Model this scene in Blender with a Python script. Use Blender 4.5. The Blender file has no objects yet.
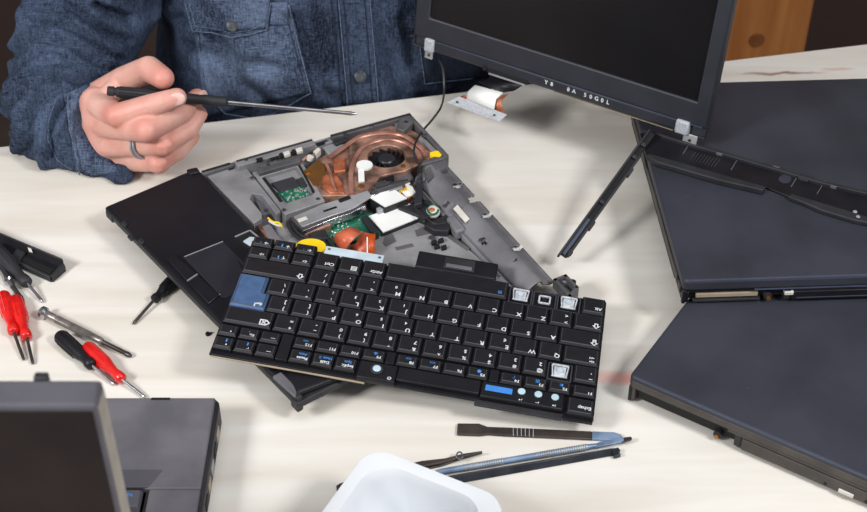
import bpy, bmesh, math, random
from mathutils import Vector, Matrix, noise
from mathutils.bvhtree import BVHTree
random.seed(7)
C = bpy.context.scene.collection
PI = math.pi
# ------------------------------------------------------------------ camera
CAM_H, PITCH, FPX = 0.7648, math.radians(40), 1400.0
_F = Vector((0, math.cos(PITCH), -math.sin(PITCH))); _U = Vector((0, math.sin(PITCH), math.cos(PITCH)))
CAM = Vector((0, 0, CAM_H))
def ray(px, py):
    return _F * FPX + Vector((1, 0, 0)) * (px - 433.5) + _U * (256 - py)
def U(px, py, z=0.0):
    d = ray(px, py); return CAM + d * ((z - CAM_H) / d.z)
def V(px, py, y):
    d = ray(px, py); return CAM + d * (y / d.y)
def proj(p):
    d = Vector(p) - CAM; w = d.dot(_F)
    return 433.5 + FPX * d.x / w, 256 - FPX * d.dot(_U) / w
cd = bpy.data.cameras.new('camera'); cam = bpy.data.objects.new('camera', cd); C.objects.link(cam)
cam.location = CAM; cam.rotation_euler = (PI / 2 - PITCH, 0, 0)
cd.sensor_width = 36; cd.lens = 36 * FPX / 867; cd.clip_start = .01
cd.dof.use_dof = True; cd.dof.focus_distance = 1.10; cd.dof.aperture_fstop = 13
bpy.context.scene.camera = cam
sc = bpy.context.scene
sc.view_settings.view_transform = 'Standard'; sc.view_settings.look = 'None'
# ------------------------------------------------------------------ materials
def lin(c):
    return tuple(((v / 255) / 12.92 if v / 255 <= .04045 else ((v / 255 + .055) / 1.055) ** 2.4) for v in c) + (1,)
def mat(name, col, rough=.5, metal=0, col2=None, nscale=60, bump=0, bscale=400, spec=None, coat=0, detail=4, lo=.35, hi=.65):
    m = bpy.data.materials.new(name); m.use_nodes = True; nt = m.node_tree; b = nt.nodes['Principled BSDF']
    b.inputs['Base Color'].default_value = lin(col); b.inputs['Roughness'].default_value = rough; b.inputs['Metallic'].default_value = metal
    if spec is not None: b.inputs['Specular IOR Level'].default_value = spec
    if coat: b.inputs['Coat Weight'].default_value = coat
    tc = nt.nodes.new('ShaderNodeTexCoord')
    n = nt.nodes.new('ShaderNodeTexNoise'); n.inputs['Scale'].default_value = nscale; n.inputs['Detail'].default_value = detail
    nt.links.new(tc.outputs['Object'], n.inputs['Vector'])
    r = nt.nodes.new('ShaderNodeValToRGB'); r.color_ramp.elements[0].position = lo; r.color_ramp.elements[1].position = hi
    c2 = col2 or tuple(max(0, v * .9) for v in col)
    r.color_ramp.elements[0].color = lin(c2); r.color_ramp.elements[1].color = lin(col)
    nt.links.new(n.outputs['Fac'], r.inputs['Fac']); nt.links.new(r.outputs['Color'], b.inputs['Base Color'])
    if bump:
        n2 = nt.nodes.new('ShaderNodeTexNoise'); n2.inputs['Scale'].default_value = bscale; n2.inputs['Detail'].default_value = 3
        nt.links.new(tc.outputs['Object'], n2.inputs['Vector'])
        bp = nt.nodes.new('ShaderNodeBump'); bp.inputs['Strength'].default_value = bump; bp.inputs['Distance'].default_value = .001
        nt.links.new(n2.outputs['Fac'], bp.inputs['Height']); nt.links.new(bp.outputs['Normal'], b.inputs['Normal'])
    return m
def nodes(m): return m.node_tree, m.node_tree.nodes['Principled BSDF']
def N(nt, t, **kw):
    n = nt.nodes.new(t)
    for k, v in kw.items():
        if k in n.inputs: n.inputs[k].default_value = v
        else: setattr(n, k, v)
    return n
M = {}
M['lid'] = mat('rubber_lid', (52, 54, 65), .55, 0, (40, 42, 51), 14, .12, 900, detail=8)
M['lid_edge'] = mat('lid_highlight_and_scratch', (70, 78, 98), .45)  # painted highlight of the lid edges; also colours scratches and thin lines
M['black'] = mat('black_plastic', (27, 27, 32), .42, 0, (20, 20, 25), 40, .15, 700, spec=.28)
M['black_rough'] = mat('black_matte_plastic', (41, 41, 46), .6, 0, (31, 31, 36), 50, .2, 900)
M['dark_gap'] = mat('dark_gap', (12, 12, 14), .7)
M['grey_plastic'] = mat('grey_plastic', (104, 102, 108), .55, 0, (88, 86, 93), 30, .15, 900)
M['grey_side'] = mat('warm_grey_plastic', (76, 70, 66), .6, 0, (62, 57, 54), 50, .1, 900)
M['brown_lid'] = mat('dark_brown_lid', (48, 40, 39), .75, 0, (40, 33, 33), 20, spec=.1)
M['lit_side'] = mat('lit_lid_side', (150, 143, 134), .6)
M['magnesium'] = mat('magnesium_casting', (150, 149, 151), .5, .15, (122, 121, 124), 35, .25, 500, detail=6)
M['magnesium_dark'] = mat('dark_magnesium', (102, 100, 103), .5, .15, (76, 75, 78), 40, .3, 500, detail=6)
M['hinge_grey'] = mat('hinge_cover_grey', (128, 127, 131), .55, .1, (102, 100, 106), 30, .15, 600, detail=6)
M['lid_grey'] = mat('lid_grey', (84, 82, 90), .55, 0, (74, 72, 80), 30)
M['fan'] = mat('fan_black', (44, 44, 48), .35)
M['palm'] = mat('palm_rest_black', (28, 28, 33), .42, 0, (20, 20, 25), 18, .12, 1200, detail=6, spec=.25)
M['pad'] = mat('touchpad_surface', (37, 37, 46), .45, 0, (31, 31, 39), 30)
M['edge_pale'] = mat('pale_edge_grey', (150, 150, 156), .4)  # pale grey for thin edges, dividers, rims and small clips
M['copper'] = mat('tarnished_copper', (192, 148, 130), .42, .4, (92, 70, 58), 62, .4, 400, detail=8, lo=.36, hi=.64)
M['copper_bright'] = mat('copper_pipe', (212, 156, 140), .34, .5, (160, 108, 92), 50, .1, 400)
M['copper_orange'] = mat('copper_foil', (206, 124, 84), .4, .35, (142, 74, 54), 120, .4, 300)
M['brass'] = mat('brass', (176, 124, 66), .35, .8)
M['silver'] = mat('silver_bracket', (176, 177, 180), .42, .35, (146, 147, 150), 30, .1, 500)
M['plate_grey'] = mat('speckled_grey_plate', (186, 190, 196), .5, 0, (160, 165, 172), 500)
M['steel_mid'] = mat('worn_nickel', (158, 150, 146), .32, .6, (110, 102, 98), 120)
M['chrome'] = mat('steel', (190, 190, 194), .22, .95, (150, 150, 155), 60)
M['dark_steel'] = mat('dark_steel', (92, 86, 84), .35, .7, (66, 62, 60), 60)
M['pcb'] = mat('green_circuit_board', (30, 120, 92), .45, 0, (14, 78, 58), 90)
M['chip'] = mat('chip', (52, 52, 58), .5)
M['solder'] = mat('solder_specks', (205, 205, 198), .35, .4)
M['white'] = mat('white_label', (244, 244, 242), .6, 0, (232, 232, 230), 30)
M['ivory'] = mat('ivory_plastic', (228, 224, 214), .5)
M['yellow'] = mat('yellow_tape', (252, 214, 22), .55, 0, (245, 198, 15), 60)
M['ribbon'] = mat('orange_flex_ribbon', (216, 116, 84), .38, 0, (190, 84, 54), 60)
M['ribbon_dark'] = mat('orange_flex_underside', (196, 84, 24), .4, 0, (170, 64, 18), 60)
M['flex_blue'] = mat('pale_flex_strip', (196, 212, 222), .5)
M['key'] = mat('key_black', (23, 23, 28), .38, 0, (18, 18, 22), 120, .08, 1500)
M['key_edge'] = mat('key_highlight_grey', (62, 62, 70), .4)  # paler bevel paints highlights on key edges; also sockets and grille lines
M['key_blue'] = mat('key_blue', (70, 98, 138), .5, 0, (60, 86, 124), 120, .08, 1500)
M['legend'] = mat('legend_white', (226, 228, 232), .6)
M['legend_blue'] = mat('legend_blue', (62, 140, 226), .6)
M['clear'] = mat('scissor_clip_white', (204, 208, 214), .35, 0, (160, 164, 172), 200)
M['dot'] = mat('button_pale_blue', (186, 212, 224), .4)
M['red'] = mat('red_translucent_plastic', (226, 30, 24), .3, 0, (196, 16, 14), 90, coat=.4)
M['blue_steel'] = mat('blued_steel', (134, 156, 184), .36, .2, (98, 118, 146), 60)
M['rod'] = mat('dark_rod', (58, 62, 72), .34, .4, (42, 45, 53), 80)
M['brown_steel'] = mat('brown_blackened_steel', (72, 64, 60), .45, .2, (52, 47, 45), 50)
M['cup'] = mat('white_polypropylene', (236, 239, 243), .4, 0, (230, 233, 238), 20)
M['cup'].node_tree.nodes['Principled BSDF'].inputs['Subsurface Weight'].default_value = .0
M['cup'].node_tree.nodes['Principled BSDF'].inputs['Subsurface Radius'].default_value = (.01, .01, .01)
M['screen'] = mat('lcd_glass', (18, 16, 19), .28, 0, (14, 12, 15), 10, spec=.35)
M['bezel'] = mat('bezel_plastic', (38, 40, 50), .5, 0, (31, 33, 42), 30, .12, 1000)
M['wall'] = mat('brown_wall', (74, 56, 50), .8, 0, (64, 48, 43), 3)
M['floor'] = mat('floor_boards', (92, 78, 68), .6, 0, (74, 62, 54), 3)
M['trouser'] = mat('trousers', (38, 40, 48), .8)
M['hair'] = mat('brown_hair', (62, 44, 32), .6, 0, (44, 30, 22), 200, .5, 300)
M['thread'] = mat('stitch_thread', (102, 118, 142), .8, 0, (66, 80, 104), 500, lo=.4, hi=.6)
M['stitch_dark'] = mat('seam_shadow', (26, 34, 50), .9)
M['button'] = mat('pewter_button', (110, 112, 116), .35, .7, (82, 84, 88), 200)
M['tape_grey'] = mat('grey_tape', (92, 90, 90), .6)
M['wire'] = mat('black_wire', (40, 40, 42), .45)
M['ivory_dim'] = mat('card_slot_beige', (166, 150, 130), .6)
M['nail'] = mat('fingernail', (238, 198, 188), .3)
# skin
m = M['skin'] = mat('skin', (228, 182, 168), .5, 0, (214, 158, 144), 38, .25, 380, detail=5)
nt, b = nodes(m)
at = N(nt, 'ShaderNodeAttribute'); at.attribute_name = 'flush'
mxs = N(nt, 'ShaderNodeMix', data_type='RGBA'); old = b.inputs['Base Color'].links[0].from_socket
nt.links.new(at.outputs['Fac'], mxs.inputs[0]); nt.links.new(old, mxs.inputs[6]); mxs.inputs[7].default_value = lin((206, 118, 104)); nt.links.new(mxs.outputs[2], b.inputs['Base Color'])
b.inputs['Subsurface Weight'].default_value = .12; b.inputs['Subsurface Radius'].default_value = (.008, .003, .002)
# denim
def denim(name, light, dark):
    m = bpy.data.materials.new(name); m.use_nodes = True; nt, b = nodes(m); L = nt.links
    tc = N(nt, 'ShaderNodeTexCoord')
    mp1 = N(nt, 'ShaderNodeMapping'); mp1.inputs['Scale'].default_value = (900, 160, 160); mp1.inputs['Rotation'].default_value = (0, .1, .1)
    mp2 = N(nt, 'ShaderNodeMapping'); mp2.inputs['Scale'].default_value = (120, 700, 700)
    n1 = N(nt, 'ShaderNodeTexNoise', Scale=1.0, Detail=2.0); n2 = N(nt, 'ShaderNodeTexNoise', Scale=1.0, Detail=2.0)
    L.new(tc.outputs['Object'], mp1.inputs['Vector']); L.new(tc.outputs['Object'], mp2.inputs['Vector'])
    L.new(mp1.outputs['Vector'], n1.inputs['Vector']); L.new(mp2.outputs['Vector'], n2.inputs['Vector'])
    n3 = N(nt, 'ShaderNodeTexNoise', Scale=17.0, Detail=6.0); L.new(tc.outputs['Object'], n3.inputs['Vector'])
    a = N(nt, 'ShaderNodeMath', operation='ADD'); L.new(n1.outputs['Fac'], a.inputs[0]); L.new(n2.outputs['Fac'], a.inputs[1])
    a2 = N(nt, 'ShaderNodeMath', operation='MULTIPLY_ADD'); L.new(n3.outputs['Fac'], a2.inputs[0]); a2.inputs[1].default_value = 1.5; L.new(a.outputs[0], a2.inputs[2])
    r = N(nt, 'ShaderNodeMapRange'); r.inputs['From Min'].default_value = 1.35; r.inputs['From Max'].default_value = 2.3; L.new(a2.outputs[0], r.inputs['Value'])
    mx = N(nt, 'ShaderNodeMix', data_type='RGBA'); mx.inputs[6].default_value = lin(dark); mx.inputs[7].default_value = lin(light)
    L.new(r.outputs['Result'], mx.inputs[0]); L.new(mx.outputs[2], b.inputs['Base Color'])
    bp = N(nt, 'ShaderNodeBump'); bp.inputs['Strength'].default_value = .35; bp.inputs['Distance'].default_value = .0012
    L.new(a.outputs[0], bp.inputs['Height']); L.new(bp.outputs['Normal'], b.inputs['Normal'])
    b.inputs['Roughness'].default_value = .85; b.inputs['Specular IOR Level'].default_value = .2
    return m
M['denim'] = denim('denim', (82, 97, 124), (16, 22, 36))
M['denim_worn'] = denim('worn_denim', (112, 128, 156), (32, 41, 60))
M['denim_dark'] = denim('dark_denim', (62, 72, 92), (20, 26, 38))
# orange timber
def timber(name, light, dark, sx, sy, sz):
    m = bpy.data.materials.new(name); m.use_nodes = True; nt, b = nodes(m); L = nt.links
    tc = N(nt, 'ShaderNodeTexCoord'); mp = N(nt, 'ShaderNodeMapping'); mp.inputs['Scale'].default_value = (sx, sy, sz)
    n = N(nt, 'ShaderNodeTexNoise', Scale=1.0, Detail=6.0, Distortion=.4); L.new(tc.outputs['Object'], mp.inputs['Vector']); L.new(mp.outputs['Vector'], n.inputs['Vector'])
    r = N(nt, 'ShaderNodeValToRGB'); r.color_ramp.elements[0].position = .3; r.color_ramp.elements[1].position = .7
    r.color_ramp.elements[0].color = lin(dark); r.color_ramp.elements[1].color = lin(light)
    L.new(n.outputs['Fac'], r.inputs['Fac']); L.new(r.outputs['Color'], b.inputs['Base Color']); b.inputs['Roughness'].default_value = .5
    return m, r
M['orange_wood'] = timber('orange_pine', (204, 138, 78), (168, 102, 52), 40, 40, 2.5)[0]
M['table'], tr = timber('birch_plywood', (233, 229, 223), (213, 206, 195), 4, 34, 20)
nt, b = nodes(M['table']); L = nt.links
tc = N(nt, 'ShaderNodeTexCoord')
base = tr.outputs['Color']
def stain(base, px, py, length, width, ang, col, strength, lo=.0, hi=.6, nsc=60):
    p = U(px, py)
    mp = N(nt, 'ShaderNodeMapping', vector_type='TEXTURE'); mp.inputs['Location'].default_value = (p.x, p.y, 0)
    mp.inputs['Rotation'].default_value = (0, 0, ang); mp.inputs['Scale'].default_value = (length, width, 1)
    nz = N(nt, 'ShaderNodeTexNoise', Scale=nsc, Detail=4.0); L.new(tc.outputs['Object'], nz.inputs['Vector'])
    ms = N(nt, 'ShaderNodeVectorMath', operation='MULTIPLY_ADD'); ms.inputs[1].default_value = (.012, .012, 0)
    L.new(nz.outputs['Color'], ms.inputs[0]); L.new(tc.outputs['Object'], ms.inputs[2])
    L.new(ms.outputs[0], mp.inputs['Vector'])
    g = N(nt, 'ShaderNodeTexGradient', gradient_type='SPHERICAL'); L.new(mp.outputs['Vector'], g.inputs['Vector'])
    mr = N(nt, 'ShaderNodeMapRange'); mr.inputs['From Min'].default_value = lo; mr.inputs['From Max'].default_value = hi; mr.inputs['To Max'].default_value = strength
    L.new(g.outputs['Fac'], mr.inputs['Value'])
    mx = N(nt, 'ShaderNodeMix', data_type='RGBA'); L.new(mr.outputs['Result'], mx.inputs[0]); L.new(base, mx.inputs[6]); mx.inputs[7].default_value = lin(col)
    return mx.outputs[2]
base = stain(base, 640, 372, .058, .014, -.02, (234, 150, 138), .9, .0, .3)
base = stain(base, 786, 70, .075, .0045, .05, (130, 66, 44), .9, .0, .3)
base = stain(base, 842, 66, .03, .006, .05, (196, 128, 100), .7, .0, .4)
base = stain(base, 236, 148, .05, .02, .25, (214, 196, 170), .8, .0, .8)
base = stain(base, 60, 345, .10, .012, -.1, (225, 205, 180), .6, .0, .8)
L.new(base, b.inputs['Base Color']); b.inputs['Roughness'].default_value = .55; b.inputs['Specular IOR Level'].default_value = .3
# ------------------------------------------------------------------ builders
def thing(name, label, cat, loc=(0, 0, 0), group=None, mtx=None):
    o = bpy.data.objects.new(name, None); C.objects.link(o); o.empty_display_size = .02
    if mtx is not None: o.matrix_world = mtx
    else: o.location = loc
    o['label'] = label; o['category'] = cat
    if group: o['group'] = group
    return o
def tag(o, label, cat, group=None):
    o['label'] = label; o['category'] = cat
    if group: o['group'] = group
    return o
class MB:
    """collects shapes; .build() links them as one mesh object"""
    def __init__(s, off=(0, 0, 0)): s.v = []; s.f = []; s.mi = []; s.off = Vector(off)
    def add(s, vs, fs, mi=0):
        k = len(s.v); s.v += [Vector(v) - s.off for v in vs]; s.f += [[i + k for i in f] for f in fs]; s.mi += [mi] * len(fs); return s
    def prism(s, top, bot, mi=0):
        """top: list of 3D points; bot: z number or list"""
        top = [Vector(p) for p in top]
        if not isinstance(bot, (list, tuple)): bot = [Vector((p.x, p.y, bot)) for p in top]
        n = len(top)
        a = sum((top[i].x * top[(i + 1) % n].y - top[(i + 1) % n].x * top[i].y) for i in range(n))
        if a < 0: top = top[::-1]; bot = list(bot)[::-1]
        fs = [list(range(n)), list(range(2 * n - 1, n - 1, -1))] + [[i, i + n, (i + 1) % n + n, (i + 1) % n] for i in range(n)]
        return s.add(top + list(bot), fs, mi)
    def pp(s, px, zt, zb, mi=0):
        """prism of a pixel outline on the plane z = zt"""
        return s.prism([U(x, y, zt) for x, y in px], zb, mi)
    def box(s, x0, x1, y0, y1, z0, z1, mi=0, mtx=None):
        vs = [Vector((x, y, z)) for z in (z0, z1) for x, y in ((x0, y0), (x1, y0), (x1, y1), (x0, y1))]
        if mtx is not None: vs = [mtx @ v for v in vs]
        return s.add(vs, [[3, 2, 1, 0], [4, 5, 6, 7], [0, 1, 5, 4], [1, 2, 6, 5], [2, 3, 7, 6], [3, 0, 4, 7]], mi)
    def bar(s, a, b, w, h, mi=0, up=(0, 0, 1)):
        a, b, up = Vector(a), Vector(b), Vector(up); d = (b - a).normalized(); x = d.cross(up).normalized() * w / 2; z = x.cross(d).normalized() * h / 2
        vs = [p + i * x + j * z for p in (a, b) for i, j in ((-1, -1), (1, -1), (1, 1), (-1, 1))]
        return s.add(vs, [[3, 2, 1, 0], [4, 5, 6, 7], [0, 1, 5, 4], [1, 2, 6, 5], [2, 3, 7, 6], [3, 0, 4, 7]], mi)
    def tube(s, pts, rad, n=12, mi=0, flat=1.0, up=(0, 0, 1), bulge=None):
        pts = [Vector(p) for p in pts]
        if not isinstance(rad, (list, tuple)): rad = [rad] * len(pts)
        vs = []; up = Vector(up); px = None
        for i, p in enumerate(pts):
            d = (pts[min(i + 1, len(pts) - 1)] - pts[max(i - 1, 0)]).normalized()
            x = d.cross(up)
            if x.length < 1e-3: x = d.cross(Vector((1, 0, 0)))
            x.normalize()
            if px is not None and x.dot(px) < 0: x = -x
            px = x; z = x.cross(d).normalized()
            vs += [p + (x * math.cos(2 * PI * k / n) + z * math.sin(2 * PI * k / n) * flat) * rad[i] for k in range(n)]
        fs = [[i * n + k, i * n + (k + 1) % n, (i + 1) * n + (k + 1) % n, (i + 1) * n + k] for i in range(len(pts) - 1) for k in range(n)]
        fs += [list(range(n))[::-1], [(len(pts) - 1) * n + k for k in range(n)]]
        return s.add(vs, fs, mi)
    def axis(s, a, b, prof, n=16, mi=0):
        """lathe between a and b: prof = [(t, r)]"""
        a, b = Vector(a), Vector(b)
        return s.tube([a + (b - a) * t for t, r in prof], [r for t, r in prof], n, mi)
    def disc(s, c, r, h, n=24, mi=0, nrm=(0, 0, 1), r2=None):
        c = Vector(c); nrm = Vector(nrm).normalized()
        return s.tube([c - nrm * h / 2, c + nrm * h / 2], [r, r2 or r], n, mi, up=(0, 1, .01) if abs(nrm.z) > .9 else (0, 0, 1))
    def ell(s, c, r, n=16, mi=0, mtx=None):
        c = Vector(c); vs = []; rows = n // 2
        for i in range(rows + 1):
            t = PI * i / rows
            for k in range(n):
                p = Vector((math.sin(t) * math.cos(2 * PI * k / n) * r[0], math.sin(t) * math.sin(2 * PI * k / n) * r[1], math.cos(t) * r[2]))
                if mtx is not None: p = mtx @ p
                vs.append(c + p)
        fs = [[i * n + k, (i + 1) * n + k, (i + 1) * n + (k + 1) % n, i * n + (k + 1) % n] for i in range(rows) for k in range(n)]
        return s.add(vs, fs, mi)
    def build(s, name, mats, parent=None, bevel=0, ang=35, seg=2, label=None):
        me = bpy.data.meshes.new(name); me.from_pydata([tuple(v) for v in s.v], [], s.f)
        mats = mats if isinstance(mats, (list, tuple)) else [mats]
        for q in mats: me.materials.append(M[q])
        me.polygons.foreach_set('material_index', s.mi)
        bm = bmesh.new(); bm.from_mesh(me); bmesh.ops.remove_doubles(bm, verts=bm.verts, dist=1e-6)
        bmesh.ops.recalc_face_normals(bm, faces=bm.faces); bm.to_mesh(me); bm.free()
        me.polygons.foreach_set('use_smooth', [True] * len(me.polygons)); me.set_sharp_from_angle(angle=math.radians(ang))
        o = bpy.data.objects.new(name, me); C.objects.link(o)
        if parent is not None: o.parent = parent
        if bevel:
            md = o.modifiers.new('bevel', 'BEVEL'); md.width = bevel; md.segments = seg; md.limit_method = 'ANGLE'; md.angle_limit = math.radians(40)
        if label: o['label'] = label
        return o
def struct(o): o['kind'] = 'structure'; return o
_txt = {}
def text_geo(s, size):
    """flat letter outlines, centred, 1 unit = size"""
    if s not in _txt:
        cu = bpy.data.curves.new('t', 'FONT'); cu.body = s; cu.size = 1; cu.align_x = 'CENTER'; cu.align_y = 'CENTER'; cu.resolution_u = 2; cu.offset = .022
        ob = bpy.data.objects.new('t', cu); C.objects.link(ob)
        me = ob.to_mesh()
        _txt[s] = ([tuple(v.co) for v in me.vertices], [list(p.vertices) for p in me.polygons])
        ob.to_mesh_clear(); bpy.data.objects.remove(ob); bpy.data.curves.remove(cu)
    v, f = _txt[s]
    return [Vector(p) * size for p in v], f
def put_text(mb, s, size, c, ex, ey, mi):
    v, f = text_geo(s, size); c, ex, ey = Vector(c), Vector(ex), Vector(ey)
    mb.add([c + ex * p.x + ey * p.y for p in v], f, mi)
def frame(o, ex, ey):
    ex = Vector(ex).normalized(); ey = Vector(ey); ey = (ey - ex * ey.dot(ex)).normalized(); ez = ex.cross(ey)
    m = Matrix.Identity(4)
    for i in range(3): m[i][0], m[i][1], m[i][2], m[i][3] = ex[i], ey[i], ez[i], o[i]
    return m
def rrect(w, d, r, n=4, cx=0, cy=0):
    out = []
    for qx, qy, a0 in ((1, 1, 0), (-1, 1, 90), (-1, -1, 180), (1, -1, 270)):
        for k in range(n + 1):
            a = math.radians(a0 + 90 * k / n); out.append((cx + qx * (w / 2 - r) + r * math.cos(a), cy + qy * (d / 2 - r) + r * math.sin(a)))
    return out
# ------------------------------------------------------------------ room and table
FLOOR = -.74
struct(MB().box(-2.2, 2.2, -.9, 2.3, FLOOR - .05, FLOOR).build('floor', 'floor'))
struct(MB().box(-2.2, 2.2, 2.3, 2.36, FLOOR, 1.6).build('wall_back', 'wall'))
tb = thing('table', 'pale birch plywood work table with pink smear and crack near its back edge', 'table', (0, .75, FLOOR))
e0, e1 = U(205, 122), U(728, 60); dr = (e1 - e0) / (e1.x - e0.x)
eL, eR = e0 + dr * (-.95 - e0.x), e0 + dr * (1.05 - e0.x)
MB((0, .75, FLOOR)).prism([(-.95, .12, 0), (1.05, .12, 0), (eR.x, eR.y, 0), (eL.x, eL.y, 0)], -.032).build('tabletop', 'table', tb, .002)
# keep the grain coordinates in world space: the tabletop's object origin is the table's base
for nd in M['table'].node_tree.nodes:
    if nd.bl_idname == 'ShaderNodeTexCoord':
        tcw = nd
        add = N(nt, 'ShaderNodeVectorMath', operation='ADD'); add.inputs[1].default_value = (0, .75, 0)
        for l in list(tcw.outputs['Object'].links):
            dst = l.to_socket; nt.links.remove(l); nt.links.new(add.outputs[0], dst)
        nt.links.new(tcw.outputs['Object'], add.inputs[0])
for x, y in ((-.86, .2), (.96, .2), (-.86, .86), (.96, 1.22)):
    MB((0, .75, FLOOR)).box(x - .03, x + .03, y - .03, y + .03, FLOOR, -.032).build('leg', 'table', tb, .003)
ow0, ow1 = V(690, 30, 1.75), V(806, 30, 1.75)
t = thing('wooden_board', 'orange pine board standing upright behind the table', 'board', ((ow0.x + ow1.x) / 2, 1.77, FLOOR))
MB(t.location).box(ow0.x, ow1.x + .004, 1.75, 1.79, FLOOR, .6).build('plank', 'orange_wood', t, .003)
kn = V(757, 40, 1.749); M['knot'] = mat('wood_knot', (142, 86, 44), .6, 0, (120, 68, 34), 80)
MB(t.location).disc(kn, .011, .002, 20, 0, (0, 1, 0)).build('knot', 'knot', t)
# ------------------------------------------------------------------ disassembled laptop base
bO = U(340, 260, 0); bO.z = 0
lb = thing('laptop_chassis', 'opened grey laptop chassis showing copper cooling and circuit boards on the table', 'laptop', bO)
def B(): return MB(bO)
# floor tray with raised rim
tray_px = [(205, 184), (252, 171), (410, 128), (447, 164), (440, 176), (536, 296), (560, 290), (566, 305), (440, 330), (330, 385), (300, 398)]
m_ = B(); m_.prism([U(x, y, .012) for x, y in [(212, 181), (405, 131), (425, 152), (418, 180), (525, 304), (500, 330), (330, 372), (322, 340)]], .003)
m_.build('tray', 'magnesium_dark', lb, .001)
# lower grey magnesium plate (keyboard bed)
B().pp([(300, 232), (345, 246), (412, 214), (440, 226), (530, 298), (520, 322), (420, 318), (330, 300)], .0145, .010).build('keyboard_bed', 'magnesium', lb, .0008)
# left wall and rear wall
def wall_seg(px0, px1, zt, zb, w, name, mt, bev=.0006):
    a, c = U(*px0, zt), U(*px1, zt); d = (c - a); nrm = Vector((-d.y, d.x, 0)).normalized() * -w
    return B().prism([a, c, c + nrm, a + nrm], zb).build(name, mt, lb, bev)
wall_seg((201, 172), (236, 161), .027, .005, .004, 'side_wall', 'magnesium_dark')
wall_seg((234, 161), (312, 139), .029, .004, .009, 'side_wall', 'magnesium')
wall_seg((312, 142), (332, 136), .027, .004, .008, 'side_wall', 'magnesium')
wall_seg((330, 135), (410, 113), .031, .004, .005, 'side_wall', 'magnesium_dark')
wall_seg((201, 170.5), (230, 162), .0285, .025, .0014, 'rim_strip', 'dark_gap')
wall_seg((236, 160), (312, 138.5), .0305, .028, .0014, 'rim_strip', 'black_rough')
wall_seg((330, 134.5), (410, 112.5), .0325, .030, .0014, 'rim_strip', 'black_rough')
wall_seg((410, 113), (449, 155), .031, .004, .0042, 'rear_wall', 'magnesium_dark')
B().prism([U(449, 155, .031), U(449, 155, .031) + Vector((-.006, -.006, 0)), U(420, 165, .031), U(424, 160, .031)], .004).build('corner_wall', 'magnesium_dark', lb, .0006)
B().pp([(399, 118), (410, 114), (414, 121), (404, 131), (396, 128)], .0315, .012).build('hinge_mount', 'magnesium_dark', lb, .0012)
B().pp([(394, 122), (404, 119), (408, 128), (398, 131)], .028, .012).build('screw_boss', 'magnesium', lb, .001)
# plate next to the palm rest
m_ = B(); m_.pp([(203, 172), (241, 161), (281, 211), (276, 214), (262, 195), (252, 193), (250, 199), (262, 213), (262, 218), (254, 223)], .0235, .006)
m_.build('side_plate', 'magnesium', lb, .0006)
m_ = B(); m_.pp([(252, 193), (262, 194), (276, 213), (263, 215)], .016, .008); m_.build('recess', 'hinge_grey', lb)
for q in ((264, 201), (266, 210)):
    B().disc(U(*q, .0165), .0016, .0012, 12).build('screw', 'chrome', lb)
# card bay: frame, board with chips
fo = [(243, 166), (303, 149), (309, 160), (326, 201), (285, 216), (268, 199)]
fi = [(262, 176), (297, 165.5), (312, 193), (285, 203.5)]
def ring(outer, inner, zt, zb, mi=0, mb=None):
    mb = mb or B(); n = len(outer)
    o = [U(x, y, zt) for x, y in outer]; i = [U(x, y, zt) for x, y in inner]
    k = [Vector((p.x, p.y, zb)) for p in o]; j = [Vector((p.x, p.y, zb)) for p in i]
    fs = []
    for a in range(n):
        c = (a + 1) % n
        fs += [[a, c, n + c, n + a], [n + a, n + c, 3 * n + c, 3 * n + a], [2 * n + a, 2 * n + c, c, a]]
    return mb.add(o + i + k + j, fs, mi)
ring([(252, 172), (300, 158.5), (325, 201), (285, 214.5)], [(262, 176.5), (297, 166), (313.5, 194), (285, 203.5)], .0245, .010).build('card_bay_frame', 'magnesium', lb, .0006)
B().pp([(257, 168.5), (299, 157), (301, 161), (259, 173)], .0285, .022).build('bay_rail', 'magnesium_dark', lb, .0006)
cb = B().pp([(261, 175), (297, 164), (314, 194), (285, 204)], .0205, .013).build('card_tray', 'magnesium', lb)
cb2 = B().pp([(277, 192), (301, 184), (311, 195), (288, 203)], .0215, .016).build('card_circuit_board', 'pcb', lb)
B().pp([(271, 183), (293, 176.5), (300, 185), (281, 192)], .0226, .0175).build('chip', 'chip', cb2, .0003)
B().pp([(296, 179), (304, 176.5), (309, 184), (301, 187)], .0226, .0175).build('chip', 'chip', cb2, .0003)
m_ = B()
rs = random.Random(3)
for _ in range(34):
    a, c = rs.random(), rs.random(); x = 280 + a * 21 + c * 9; y = 193 - a * 7 + c * 9
    p = U(x, y, .0216); s = rs.uniform(.0004, .0011); m_.box(p.x - s, p.x + s, p.y - s, p.y + s, .0212, .0220)
m_.build('solder_points', 'solder', cb2)
for x, y in ((286.5, 152), (299, 148.5)):
    B().pp([(x - 3.5, y), (x + 2.5, y - 2), (x + 4, y + 1.5), (x - 2, y + 3.4)], .0302, .027).build('socket', 'ivory', lb, .0004)
    B().pp([(x - 7.5, y + 1.5), (x - 4.5, y), (x - 3.5, y + 4), (x - 6, y + 5)], .0298, .027).build('socket_clip', 'dark_gap', lb, .0003)
B().pp([(313, 151), (318, 147), (321, 149), (316, 154)], .0285, .022).build('cable_plug', 'ivory', lb, .0006)
B().disc(U(310, 158, .027), .003, .0035, 14, 0, (.3, 0, 1)).build('cable_plug', 'ivory', lb)
B().tube([U(302, 161, .0265), U(306, 157, .027), U(312, 156, .0275), U(318, 152, .027)], .0011, 6).build('wire', 'copper_bright', lb)
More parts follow.
